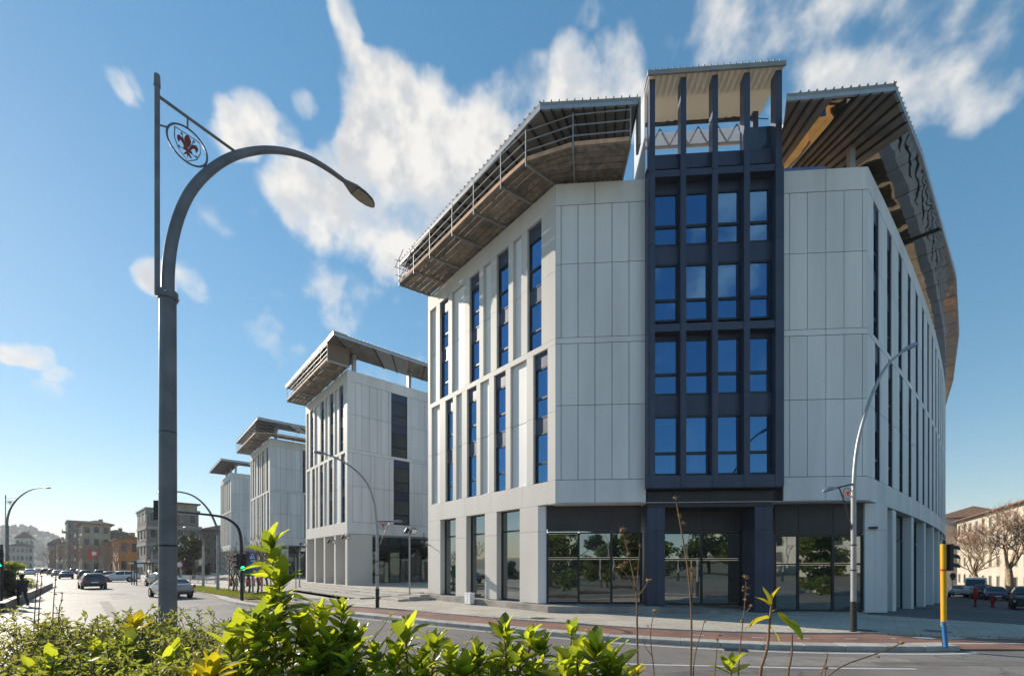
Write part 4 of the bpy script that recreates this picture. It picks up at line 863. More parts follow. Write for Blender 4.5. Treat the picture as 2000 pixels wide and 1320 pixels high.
# galvanised lamps on the pavement, each with a low pedestrian lantern and a medallion
def lamp_b(u0, v0, az, pts, head, side, label, rp=.085, z0=.12):
    b = ground_pt(u0, v0, z0); Q = Plane2(b, az); o = local(thing('street_lamp', label, 'street lamp', (b.x, b.y, z0), Q.rz))
    P_ = [Vector((max(0, Q(u, v).x) if Q(1*pts[-1][0], pts[-1][1]).x > 0 else Q(u, v).x, 0, Q(u, v).z-z0)) for u, v in pts]; P_[0].x = 0
    zt = P_[0].z
    MB().tube([(0, 0, 0), (0, 0, 1.0)], rp*1.12, 14).build('pole_base', 'lamp_black', o, smooth=True)
    MB().tube([(0, 0, .9), (0, 0, zt)], [rp, rp*.86], 14).build('pole', 'lamp_galv', o, smooth=True)
    c = curve_pts([Vector((0, 0, zt-.15))]+P_, 3); MB().tube(c, lerp_r(len(c), rp*.85, .035), 10).build('arm', 'lamp_galv', o, smooth=True)
    h0, h1 = Q(*head[0]), Q(*head[1]); h0.z -= z0; h1.z -= z0; lamp_head(o, h0, h1-h0, (h1-h0).length, .34, 'lamp_galv')
    for zz in (zt*.62, zt*.44): MB().tube([(0, 0, zz-.02), (0, 0, zz+.02)], rp*1.12, 14).build('band', 'dark_metal', o)
    if side:
        (au, av), (bu, bv), (cu, cv), (mu, mv, mrad), (ju, jv) = side; g = lambda u, v: Q(u, v)-Vector((0, 0, z0))
        MB().bar(g(au, av), g(bu, bv), .05).build('side_arm', 'dark_metal', o); sd_ = g(cu, cv)-g(bu, bv); lamp_head(o, g(bu, bv), sd_, sd_.length, .24, 'lamp_galv')
        k = curve_pts([g(bu, bv).lerp(g(au, av), .18), g((bu+ju)/2*.6+ju*.4, (bv+jv)/2), g(ju, jv)], 3); MB().tube(k, .022, 6).build('strut', 'dark_metal', o)
        m = g(mu, mv); emblem(o, m, abs(Q(mu+mrad, mv).x-Q(mu, mv).x), 'emblem_bright', 'dark_metal')
    return o
lampR = lamp_b(1667, 1233, 80, [(1667, 960), (1669, 913), (1674.5, 866), (1687, 817), (1702, 773), (1721, 730), (1740, 704), (1760.5, 689)], ((1758, 690), (1792, 671)), ((1669, 944), (1632, 953), (1607, 959), (1655.5, 963, 9), (1664, 1035)), 'pale galvanised street lamp with black foot on the pavement by the yellow traffic light')
lamp_b(737, 1187, 80, [(737, 1040), (734, 1007), (730, 976), (719, 945), (701, 923), (679, 906), (653, 892), (638, 888)], ((640, 888), (612, 882)), ((737, 1018), (768, 1018), (786, 1019), (748, 1026, 8), (741, 1068)), 'pale galvanised street lamp standing at the foot of the terrace steps')
for k, (x, y, rz, lab) in enumerate(((-3, -8.5, 20, 'pale street lamp on the near side of the junction beside the tallest plane tree'), (7, -10, 200, 'pale street lamp on the near side of the junction between two plane trees'), (16, -9, 30, 'pale street lamp on the near side of the junction facing the corner windows'), (25, -7, 210, 'pale street lamp on the near side of the junction by the cream house'))):
    c = copy_tree(lampR); c.location = (x, y, 0); c.rotation_euler = (0, 0, R(rz)); tag(c, lab, 'street lamp')
# plain arched lamps further down the street
def lamp_c(u0, v0, pts, label, rp=.1, z0=0.0, ext=None):
    b = ground_pt(u0, v0, z0); o = local(thing('street_lamp', label, 'street lamp', (b.x, b.y, z0), 0)); g = lambda u, v: at_Y(u, v, b.y)-b
    P_ = [g(u, v) for u, v in pts]; P_[0].x = 0; MB().tube([(0, 0, 0), (0, 0, P_[0].z)], [rp*1.2, rp], 10).build('pole', 'lamp_galv', o, smooth=True)
    c = curve_pts(P_, 3); MB().tube(c, lerp_r(len(c), rp, .05), 8).build('arm', 'lamp_grey', o, smooth=True)
    d = (P_[-1]-P_[-2]).normalized(); lamp_head(o, P_[-1], d, .8, .36); return o
lamp_c(425.5, 1158, [(425.5, 1045), (424, 1030), (414.6, 1007), (403, 989), (387, 973.5), (369, 963.6), (344, 959), (326, 960)], 'grey arched street lamp among the young staked trees')
lamp_c(397, 1150, [(397, 1065), (396, 1050), (391, 1038), (384, 1032), (374, 1031)], 'low arched lamp beside the metal railing')
lamp_c(353.6, 1130, [(353.6, 1072), (351.7, 1060), (345.7, 1050), (338, 1047)], 'arched street lamp in front of the dark evergreen trees')
lamp_c(297, 1128, [(297, 1076), (296, 1066), (291, 1059), (283, 1057)], 'arched street lamp before the grey office house with banded windows')
# floodlight poles on the terrace and floodlights on the blocks
def floods(parent, c, n=2):
    for k in range(n):
        a = .8*k-.5; h = MB(); M = Matrix.Rotation(a*1.6, 3, 'Z') @ Matrix.Rotation(.5, 3, 'Y')
        pts = [M @ Vector(p) for p in ((-.06, -.17, -.14), (.14, -.2, -.17), (.14, .2, -.17), (-.06, .17, -.14), (-.06, -.17, .14), (.14, -.2, .17), (.14, .2, .17), (-.06, .17, .14))]
        off_ = Vector((.22*math.cos(k*3.1+.4), .22*math.sin(k*3.1+.4), .02)); h.hexa([Vector(c)+off_+p for p in pts]); o = h.build('floodlight_head', 'dark_metal', parent)
        MB().slab([Vector(c)+off_+M @ Vector(p) for p in ((.143, -.17, -.14), (.143, .17, -.14), (.143, .17, .14), (.143, -.17, .14))], M @ Vector((.012, 0, 0))).build('lens', 'white_paint', o)
    MB().bar(Vector(c)-Vector((.25, .1, 0)), Vector(c)+Vector((.25, .1, 0)), .04).build('cross_bar', 'dark_metal', parent)
for u, v, top, lab in ((800, 1160, 1036, 'slim white pole with twin floodlights on the terrace by the corner building'), (585, 1146, 1072, 'slim pole with twin floodlights between the second and third office blocks')):
    b = ground_pt(u, v, .5); o = thing('floodlight_pole', lab, 'floodlight', (b.x, b.y, .5)); zt = at_Y(u, top, b.y).z
    MB().tube([b, (b.x, b.y, zt)], .05, 10).build('pole', 'lamp_galv', o); MB().tube([b, (b.x, b.y, .56)], .11, 10).build('base_plate', 'lamp_galv', o); floods(o, (b.x, b.y, zt))
for s_at, d_, dz, lab in ((25.8, .22, -.35, 'black floodlight fixed to the corner pier of the block next to the corner building'), (29.2, .3, -.6, 'black floodlight on a blade column of the block next to the corner building'), (38.4, .25, -.5, 'black floodlight on the far end column of the block next to the corner building')):
    p = FL.pt(s_at, d_, ZB0+dz); o = thing('floodlight', lab, 'floodlight', tuple(p), group='floodlights on the columns'); MB().bar(p, FL.pt(s_at, -.02, ZB0+dz), .05).build('bracket', 'dark_metal', o); floods(o, p, 2)
o = thing('floodlight', 'black floodlight hanging under the overhang behind the terrace pole', 'floodlight', tuple(at_Y(828, 1058, 38)), group='floodlights on the columns'); floods(o, at_Y(828, 1058, 38), 2); MB().bar(at_Y(828, 1058, 38), at_Y(828, 1040, 38), .04).build('bracket', 'dark_metal', o)
b = ground_pt(578, 1174, .12); o = thing('marker_post', 'thin bare metal post standing at the foot of the terrace steps', 'post', tuple(b)); MB().tube([b, (b.x, b.y, at_Y(578, 1088, b.y).z)], .03, 8).build('pole', 'lamp_galv', o); MB().tube([b, b+Vector((0, 0, .06))], .1, 8).build('base_plate', 'dark_metal', o)
# ------------------------------------------------------------------ traffic signals
def signal_head(parent, c, w, h, face, n=3, lit=None, visor=.2, lamps=True, nm='signal_head'):
    """black box with n round lenses; face = unit vector the lenses look to"""
    f = Vector(face).normalized(); r_ = Vector((f.y, -f.x, 0)); c = Vector(c); up = Vector((0, 0, 1)); mb = MB(); dp = w*.35
    mb.hexa([c-r_*w/2-up*h/2-f*dp, c+r_*w/2-up*h/2-f*dp, c+r_*w/2-up*h/2, c-r_*w/2-up*h/2, c-r_*w/2+up*h/2-f*dp, c+r_*w/2+up*h/2-f*dp, c+r_*w/2+up*h/2, c-r_*w/2+up*h/2]); o = mb.build(nm, 'signal_black', parent, bevel=.012)
    for k in range(n):
        z = h/2-h*(k+.5)/n; q = c+up*z; rr = min(w, h/n)*.38
        if lamps:
            disc = [q+f*.012+(r_*math.cos(a)+up*math.sin(a))*rr for a in [2*math.pi*j/16 for j in range(16)]]
            MB().slab(disc, f*.01).build('lens', 'lens_green' if lit == k else 'lens_off', o)
        vs = []; seg = 8
        for j in range(seg+1):
            a = math.pi*j/seg*1.1-.15; e_ = (r_*math.cos(a)+up*math.sin(a))*rr*1.12; vs += [q+e_, q+e_*1.0+f*visor-up*visor*.16]
        m2 = MB()
        for j in range(seg): m2.slab([vs[2*j], vs[2*j+2], vs[2*j+3], vs[2*j+1]], (vs[2*j]-q)*.07)
        m2.build('visor', 'signal_black', o)
    return o
b = ground_pt(1842, 1262, .12); T = thing('traffic_light', 'yellow traffic light pole with black signal heads and blue sleeve at the kerb nose', 'traffic light', tuple(b))
zt = at_Y(1842, 1062, b.y).z
MB().tube([b+Vector((.02, 0, .55)), (b.x, b.y, zt)], .062, 14).build('pole', 'signal_yellow', T, smooth=True); MB().tube([b+Vector((.045, 0, -.02)), b+Vector((.03, 0, .62))], .055, 12).build('pole_foot', 'dark_metal', T, smooth=True)
MB().tube([(b.x, b.y, zt), (b.x, b.y, zt+.10)], [.06, .052], 14).build('cap', 'signal_black', T, smooth=True)
MB().tube([b+Vector((.01, -.07, .0)), b+Vector((-.06, -.07, .68))], .05, 10).build('sleeve', 'sleeve_blue', T, smooth=True)
MB().tube([(b.x, b.y, zt-.72), (b.x, b.y, zt-.67)], .07, 14).build('clamp', 'sign_red', T)
signal_head(T, (b.x+.2, b.y+.02, zt-.36), .26, .72, (.995, -.1, 0), visor=.17)
MB().bar((b.x, b.y, zt-.1), (b.x+.15, b.y, zt-.1), .04).build('bracket', 'signal_black', T); MB().bar((b.x, b.y, zt-.62), (b.x+.15, b.y, zt-.62), .04).build('bracket', 'signal_black', T)
# black mast arm across the street
b = ground_pt(472.5, 1176, .0); T = thing('traffic_light_mast', 'black curved mast arm carrying an overhead signal and a lit green light', 'traffic light', tuple(b)); g = lambda u, v: at_Y(u, v, b.y)
c = curve_pts([b]+[g(u, v) for u, v in ((472, 1068), (470, 1042), (462, 1024), (440, 1010), (418, 1006), (389, 1003), (345, 998.5), (312, 996.5))], 2)
MB().tube(c, lerp_r(len(c), .1, .055), 10).build('mast', 'signal_black', T, smooth=True)
signal_head(T, g(477, 1098)+Vector((.02, -.12, 0)), .34, 1.06, (.25, -1, 0), lit=2, visor=.14); signal_head(T, g(464.5, 1096)+Vector((-.05, .05, 0)), .3, 1.0, (-1, -.15, 0), visor=.2, lamps=True)
o_ = signal_head(T, g(307.5, 996)+Vector((0, .15, 0)), .5, 1.22, (-.3, 1, 0), visor=.2, nm='overhead_signal')
for k in range(2): MB().bar(g(463, 1084+k*24), g(476, 1084+k*24), .04).build('bracket', 'signal_black', T)
p = Vector((-28.9, 25.0, 0)); p.x = (3-1000)/FPX*p.y; T = thing('traffic_light', 'black traffic light with lit green lamp by the bushy road island', 'traffic light', tuple(p))
MB().tube([p, p+Vector((0, 0, 3.5))], .06, 10).build('pole', 'signal_black', T); signal_head(T, p+Vector((.0, -.15, 2.7)), .34, 1.05, (.55, -1, 0), lit=2, visor=.16)
# ------------------------------------------------------------------ signs
def pole_sign(u, v0, vtop, label, z0=.12, r=.03, Y=None, name='road_sign'):
    b = ground_pt(u, v0, z0) if Y is None else Vector(((u-1000)/FPX*Y, Y, z0)); o = thing(name, label, 'sign', tuple(b)); MB().tube([b, (b.x, b.y, at_Y(u, vtop, b.y).z)], r, 8).build('pole', 'lamp_galv', o); return o, b
o, b = pole_sign(495, 1168, 1074, 'blue square pedestrian and cycle crossing signs stacked on a pole', .0)
g = lambda u, v, dy=0: at_Y(u, v, b.y)+Vector((0, dy, 0))
def plate(parent, c, w, h, m, nm='sign_plate', y=-.05): return MB().box(c.x-w/2, c.x+w/2, c.y+y-.02, c.y+y, c.z-h/2, c.z+h/2).build(nm, m, parent)
for v, kind in ((1085.5, 0), (1104.5, 1)):
    c = g(494.5, v); s_ = plate(o, c, .56, .56, 'sign_blue')
    def fl(pl, m='white_paint', yy=-.075):
        n = len(pl); vs = [(c.x+x*.28, c.y+yy, c.z+z*.28) for x, z in pl]+[(c.x+x*.28, c.y+yy+.004, c.z+z*.28) for x, z in pl]; MB().add(vs, [tuple(range(n)), tuple(range(2*n-1, n-1, -1))]+[(i, n+i, n+(i+1) % n, (i+1) % n) for i in range(n)]).build('pictogram', m, s_)
    if kind == 0:
        fl([(-.75, -.65), (.75, -.65), (0, .75)]); fl([(-.06, .2), (.1, .15), (.12, -.1), (.32, -.5), (.18, -.5), (.02, -.2), (-.2, -.5), (-.32, -.46), (-.08, -.1)], 'signal_black', -.08); fl([(-.05, .25), (.09, .25), (.09, .4), (-.05, .4)], 'signal_black', -.08)
    else:
        for cx in (-.4, .4): fl([(cx+.3*math.cos(a*.785), -.35+.3*math.sin(a*.785)) for a in range(8)]); fl([(cx+.2*math.cos(a*.785), -.35+.2*math.sin(a*.785)) for a in range(8)], 'sign_blue', -.08)
        fl([(-.4, -.35), (-.1, .15), (.25, .2), (.4, -.35), (.3, -.35), (.18, .05), (-.05, .0), (-.3, -.38)], 'white_paint', -.084); fl([(-.15, .2), (.2, .75), (.34, .68), (.0, .15)]); fl([(.14, .75), (.36, .75), (.36, .95), (.14, .95)])
def round_sign(parent, c, rad, m, nm='sign_disc', f=(0, -1, 0)):
    f = Vector(f).normalized(); r_ = Vector((f.y, -f.x, 0)); return MB().slab([c+f*.05+(r_*math.cos(a)+Vector((0, 0, 1))*math.sin(a))*rad for a in [2*math.pi*j/20 for j in range(20)]], f*.02).build(nm, m, parent)
o, b = pole_sign(352, 1150, 1094, 'round red and white sign beside the arched lamp by the evergreens', .0)
c = at_Y(352, 1102, b.y); s_ = round_sign(o, c, .34, 'sign_red'); round_sign(s_ if False else o, c+Vector((0, -.03, 0)), .24, 'white_paint', 'sign_centre')
b = Vector((0, 48, 0)); b.x = (1860-1000)/FPX*48; b.z = .12+slope(b.x, b.y); o = thing('road_sign', 'round dark-backed road sign on a thin pole behind the yellow traffic light', 'sign', tuple(b))
MB().tube([b, (b.x, b.y, at_Y(1860, 1118, 48).z)], .035, 8).build('pole', 'lamp_galv', o); round_sign(o, at_Y(1860, 1124, 48), .33, 'dark_metal'); plate(o, at_Y(1860, 1131, 48), .5, .12, 'dark_metal', 'sub_plate')
o, b = pole_sign(182, 1125, 1076, 'red hanging banner on a pole over the parked cars', 0, .05, 80, 'banner'); c = at_Y(182, 1082, 80)
mb = MB()
for i in range(5): mb.slab([c+Vector((-.9+.4*i, .1*math.sin(i*1.3), .9-.10*i)), c+Vector((-.5+.4*i, .1*math.sin(i*1.3+1.3), .8-.10*i)), c+Vector((-.5+.4*i, .1*math.sin(i*1.3+1.3), -.9+.15*i)), c+Vector((-.9+.4*i, .1*math.sin(i*1.3), -1.05+.15*i))], (0, .03, 0))
mb.build('cloth', 'emblem_bright', o); mb = MB(); mb.slab([c+Vector((-.1, -.12, .5)), c+Vector((.7, -.12, .4)), c+Vector((.7, -.12, -.1)), c+Vector((-.1, -.12, -.2))], (0, .02, 0)); mb.build('cloth_patch', 'white_paint', o)
o, b = pole_sign(274, 1135, 1094, 'white sign board on a pole by the bus shelter', 0, .04, 62); plate(o, at_Y(274, 1100, 62), .75, 1.0, 'white_paint')
o, b = pole_sign(291, 1135, 1092, 'small red and white triangle sign on a pole near the parked white car', 0, .04, 62); c = at_Y(291, 1098, 62); MB().slab([c+Vector((-.5, -.06, .4)), c+Vector((.5, -.06, .4)), c+Vector((0, -.06, -.5))], (0, .02, 0)).build('sign_plate', 'sign_red', o); MB().slab([c+Vector((-.3, -.08, .3)), c+Vector((.3, -.08, .3)), c+Vector((0, -.08, -.28))], (0, .01, 0)).build('sign_centre', 'white_paint', o)
# small street furniture
p = FL.pt(FL.s_of_u(919, .55), .62, .12); o = thing('utility_box', 'white utility cabinet standing against the stone plinth', 'cabinet', tuple(p)); Fx = Face((p.x, p.y), tL, nL)
MB().fbox(Fx, -.27, .27, .16, .74, -.16, .16).build('cabinet', 'white_paint', o, bevel=.015); MB().fbox(Fx, -.29, .29, .74, .78, -.18, .18).build('lid', 'white_paint', o); MB().fbox(Fx, -.25, .25, .1, .16, -.14, .14).build('foot', 'plinth_stone', o); MB().fbox(Fx, -.005, .005, .2, .7, .16, .166).build('door_gap', 'dark_metal', o)
def fence(F, s0, s1, z0, h, label, m, step=.14, nm='railing'):
    o = thing(nm, label, 'fence', tuple(F.pt(s0, 0, z0)))
    for zz in (z0+.12, z0+h): MB().fbox(F, s0, s1, zz-.03, zz+.03, -.03, .03).build('rail', m, o)
    k = s0
    while k <= s1: MB().fbox(F, k-.03, k+.03, z0, z0+h+.05, -.035, .035).build('post', m, o); k += 2.0
    k = s0+.2
    while k <= s1:
        MB().fbox(F, k-.012, k+.012, z0+.15, z0+h-.03, -.012, .012).build('baluster', m, o); k += step*1.6
    return o
P0, P1 = ground_pt(356, 1139), ground_pt(428, 1142); d = (P1-P0).to_2d(); fence(Face(P0.to_2d(), d.normalized(), (d.y, -d.x)), 0, d.length, 0, 1.05, 'grey metal railing behind the young staked trees', 'galv', .2)
for k in range(4):
    p = ground_pt(462+k*11, 1144-k*.5, .12); o = thing('barrier', 'red and white striped plastic barrier in front of the far office block', 'barrier', tuple(p), group='striped barriers'); 
    for j in range(5): MB().box(p.x-.75+.3*j, p.x-.45+.3*j, p.y-.03, p.y+.03, p.z+.35, p.z+.85).build('board', 'sign_red' if j % 2 == 0 else 'white_paint', o)
    for s_ in (-1, 1): MB().box(p.x+s_*.6-.04, p.x+s_*.6+.04, p.y-.25, p.y+.25, p.z, p.z+.34).build('foot', 'dark_metal', o)
# bus shelter
p = ground_pt(262, 1142); o = thing('bus_shelter', 'dark bus shelter with flat roof beside the parked white car', 'bus shelter', tuple(p)); M_ = Face(p.to_2d(), (.75, -.66), (-.66, -.75))
for a in (-1.6, 0, 1.6): MB().fbox(M_, a-.05, a+.05, 0, 2.5, -.05, .05).build('post', 'dark_metal', o); MB().fbox(M_, a-.05, a+.05, 0, 2.5, -1.5, -1.4).build('post', 'dark_metal', o)
MB().fbox(M_, -1.9, 1.9, 2.5, 2.65, -1.7, .3).build('roof', 'dark_metal', o)
for a in (-1.55, .05): MB().fbox(M_, a, a+1.5, .3, 2.3, -1.46, -1.44).build('glass_panel', 'shop_glass', o)
MB().fbox(M_, -1.3, 1.3, .4, .48, -1.3, -.9).build('bench', 'toe_board', o)
# red hydrants at the side street
for u, v0, v1, lab in ((1905, 1187, 1151, 'tall red hydrant post on the side street pavement'), (1939, 1187, 1166, 'short red hydrant near the dark blue parked car')):
    Y = 32.0; b = Vector(((u-1000)/FPX*Y, Y, 0)); b.z = .12+slope(b.x, b.y); o = thing('hydrant', lab, 'hydrant', tuple(b)); h = 1.35 if v1 == 1151 else .8
    MB().tube([b, b+Vector((0, 0, h*.45)), b+Vector((0, 0, h*.5)), b+Vector((0, 0, h))], [.07, .07, .12, .12] if h > 1 else [.09, .09, .11, .09], 12).build('body', 'sign_red', o, smooth=True); MB().ball(b+Vector((0, 0, h)), .12, 12, 6, (1, 1, .6)).build('cap', 'sign_red', o, smooth=True)
    for s_ in (-1, 1): MB().tube([b+Vector((0, 0, h*.62)), b+Vector((s_*.19, 0, h*.62))], .05, 8).build('outlet', 'sign_red', o)
    MB().tube([b, b+Vector((0, 0, .05))], .16, 12).build('flange', 'dark_metal', o)
# ------------------------------------------------------------------ vehicles
SUV = [(-2.12, .50, .78, .82, .74, .70), (-2.06, .32, .95, 1.0, .84, .78), (-1.95, .27, 1.0, 1.14, .88, .72), (-1.62, .26, 1.02, 1.46, .90, .63), (-.7, .24, 1.0, 1.56, .91, .64), (.25, .24, .97, 1.50, .91, .63), (1.0, .24, .95, 1.03, .90, .80), (1.6, .26, .86, .93, .88, .78), (1.98, .32, .70, .78, .82, .70), (2.12, .42, .60, .62, .70, .6)]
SEDAN = [(-2.2, .45, .75, .8, .74, .68), (-2.1, .32, .9, .96, .82, .74), (-1.7, .26, .93, 1.02, .86, .76), (-1.1, .25, .95, 1.32, .88, .6), (-.4, .24, .94, 1.42, .88, .6), (.35, .24, .92, 1.38, .88, .6), (1.05, .24, .9, .97, .87, .76), (1.7, .26, .8, .86, .85, .74), (2.05, .32, .66, .72, .8, .68), (2.2, .42, .56, .58, .68, .58)]
VAN = [(-2.55, .5, 1.0, 2.2, .9, .84), (-2.5, .34, 1.1, 2.32, .95, .86), (-1.0, .3, 1.12, 2.36, .96, .86), (.6, .3, 1.12, 2.32, .96, .84), (1.05, .3, 1.12, 2.18, .96, .80), (1.75, .3, 1.1, 1.32, .94, .82), (2.35, .34, .92, 1.04, .9, .8), (2.55, .45, .7, .74, .8, .7)]
def section(st, off=0.0):
    x, zb, zl, zt, w, wr = st
    return [(x, 0, zb), (x, w*.82, zb), (x, w*.97+off, zb+(zl-zb)*.25), (x, w+off, zb+(zl-zb)*.65), (x, w*.965+off, zl), (x, (w*.965+wr)/2+off, (zl+zt)/2+.02), (x, wr+off, zt-.05), (x, wr*.8, zt), (x, 0, zt+.015)]
def make_car(stations, paint, label, loc, heading, cat='car', wheels=(-1.3, 1.32), wr=.33, name='parked_car', group=None):
    """heading: azimuth the bonnet points to"""
    root = local(thing(name, label, cat, loc, R(90-heading), group)); mb = MB(); n = len(stations); rows = []
    for st in stations:
        h = section(st); rows.append(h+[(x, -y, z) for x, y, z in reversed(h[1:-1])])
    k = len(rows[0]); mb.v = [p for r_ in rows for p in r_]
    for i in range(n-1):
        for j in range(k): mb.f.append((i*k+j, i*k+(j+1) % k, (i+1)*k+(j+1) % k, (i+1)*k+j))
    mb.f += [tuple(range(k)), tuple(range((n-1)*k, n*k))]
    body = mb.build('body', paint, root, smooth=True)
    # glass: side windows, windscreen, rear window
    def lerp(a, b, f): return tuple(a[i]+(b[i]-a[i])*f for i in range(6))
    gi = [i for i, st in enumerate(stations) if st[3]-st[2] > .25]
    i0, i1 = gi[0], gi[-1]
    for sd_ in (-1, 1):
        for a, b in zip(gi, gi[1:]):
            A0, B0 = section(stations[a], .012), section(stations[b], .012)
            q = [A0[4], B0[4], B0[6], A0[6]]; f0, f1 = (.03, .97) ; up = .1
            lo = lambda p, r_: Vector(p).lerp(Vector(r_), .1); hi = lambda p, r_: Vector(p).lerp(Vector(r_), .92)
            if cat == 'van' and b < n-4: continue
            pts = [lo(A0[4], A0[6]).lerp(lo(B0[4], B0[6]), .04), lo(A0[4], A0[6]).lerp(lo(B0[4], B0[6]), .96), hi(A0[4], A0[6]).lerp(hi(B0[4], B0[6]), .96), hi(A0[4], A0[6]).lerp(hi(B0[4], B0[6]), .04)]
            pts = [Vector((p.x, sd_*p.y, p.z)) for p in pts]; MB().slab(pts, (0, sd_*.012, .004)).build('side_window', 'car_glass', root)
    for a, b, nm in ((stations[i1], stations[i1+1], 'windscreen'), (stations[i0], stations[i0-1], 'rear_window')):
        A0, B0 = section(a), section(b); tp = [Vector(A0[6]).lerp(Vector(B0[6]), .06), Vector(A0[6]).lerp(Vector(B0[6]), .9 if nm == 'windscreen' else .85)]
        if cat == 'van' and nm == 'rear_window': continue
        w0, w1 = tp[0].y*.94, tp[1].y*.94; z0, z1 = tp[0].z+.05, tp[1].z+.055
        dx = .03 if nm == 'windscreen' else -.03
        MB().slab([(tp[0].x+dx, -w0, z0), (tp[0].x+dx, w0, z0), (tp[1].x+dx, w1, z1), (tp[1].x+dx, -w1, z1)], (dx*.4, 0, .02)).build(nm, 'car_glass', root)
    for x in wheels:
        for sd_ in (-1, 1):
            w = stations[n//2][4]; t_ = MB().tube([(x, sd_*(w-.20), wr), (x, sd_*(w+.015), wr)], wr, 20).build('wheel', 'tyre', root, smooth=True)
            MB().tube([(x, sd_*(w+.0), wr), (x, sd_*(w+.025), wr)], [wr*.62, wr*.55], 14).build('rim', 'rim', t_)
            MB().tube([(x, sd_*(w-.05), wr+.02), (x, sd_*(w+.004), wr+.02)], wr*1.17, 20).build('wheel_arch', 'signal_black', root)
    xr, xf = stations[1][0], stations[-2][0]; wR = stations[1][4]
    for sd_ in (-1, 1):
        MB().box(xr-.06, xr+.1, sd_*wR*.95-.12, sd_*wR*.95+.05, stations[1][2]-.18, stations[1][2]+.06).build('tail_light', 'tail_red', root, bevel=.02)
        MB().box(xf-.2, xf+.06, sd_*stations[-2][4]*.85-.14, sd_*stations[-2][4]*.85+.05, stations[-2][2]-.16, stations[-2][2]-.01).build('headlight', 'head_lens', root, bevel=.02)
        MB().box(stations[i1][0]+.35, stations[i1][0]+.5, sd_*(stations[i1][4]+.06)-.09, sd_*(stations[i1][4]+.06)+.09, stations[i1][2]+.05, stations[i1][2]+.2).build('mirror', paint, root, bevel=.02)
    MB().box(xr-.10, xr+.1, -wR*.95, wR*.95, .36, .56).build('bumper', 'signal_black', root, bevel=.03); MB().box(xf-.02, xf+.16, -.72, .72, .30, .5).build('bumper', 'signal_black', root, bevel=.03)
    MB().box(xr-.085, xr-.05, -.26, .26, .62, .73).build('number_plate', 'white_paint', root); MB().box(xf+.14, xf+.17, -.26, .26, .44, .55).build('number_plate', 'white_paint', root)
    return root
def on_road(u, v): p = ground_pt(u, v); return (p.x, p.y, 0.0)
HD = -47
make_car(SUV, 'paint_grey', 'grey compact car driving away in the sunlit lane', on_road(180, 1149), HD-2, name='moving_car')
make_car(SUV, 'paint_darkgrey', 'dark car just ahead of the grey compact car', on_road(166, 1131), HD, name='moving_car')
make_car(SEDAN, 'paint_blue', 'small dark blue car further along the sunlit road', on_road(129, 1130), HD, name='moving_car')
make_car(SEDAN, 'paint_silver', 'silver car waiting behind the tall lamp pole in the nearer lane', on_road(333, 1166), HD-6, name='moving_car')
make_car(SUV, 'paint_black', 'dark car leaving a parking place by the kerb near the railing', on_road(312, 1144), HD-8, name='moving_car')
make_car(SUV, 'paint_white', 'parked white car beside the bus shelter', on_road(234, 1135.5), -118)
make_car(SEDAN, 'paint_tan', 'parked beige car two places from the bus shelter', on_road(211, 1133), -116)
row = [(112, 1126, 'silver', 'silver car queuing near the junction under the hill'), (102, 1122.5, 'grey', 'grey car queuing behind the silver one under the hill'), (88, 1121.5, 'black', 'black car in the far queue under the hill'), (58, 1124, 'white', 'white car coming the other way past the road island'), (143, 1120.5, 'darkgrey', 'dark car parked in front of the tall grey house'), (194, 1128.5, 'black', 'black car parked in the row of trees'), (156, 1120.5, 'silver', 'silver car parked under the bare street trees'), (72, 1119.5, 'tan', 'beige car far along the road below the white house')]
for u, v, c, lab in row: make_car(SEDAN if c in ('silver', 'tan') else SUV, 'paint_'+c, lab, on_road(u, v), HD, name='far_car')
def on_side(u, Y): x = (u-1000)/FPX*Y; return (x, Y, .125+slope(x, Y))
make_car(VAN, 'paint_white', 'white delivery van parked under the bare plane trees', on_side(1906, 52), 228, 'van', (-1.6, 1.55), .36, 'delivery_van')
make_car(SEDAN, 'paint_silver', 'silver car parked beside the white delivery van', on_side(1876, 53), 232)
make_car(SUV, 'paint_black', 'black car squeezed between the van and the dark blue car', on_side(1921, 49), 226)
make_car(SEDAN, 'paint_blue', 'dark blue saloon parked nose out by the short hydrant', on_side(1943, 46.5), 222)
make_car(SUV, 'paint_black', 'black car half cut off by the end of the side street view', on_side(2012, 30), 226)
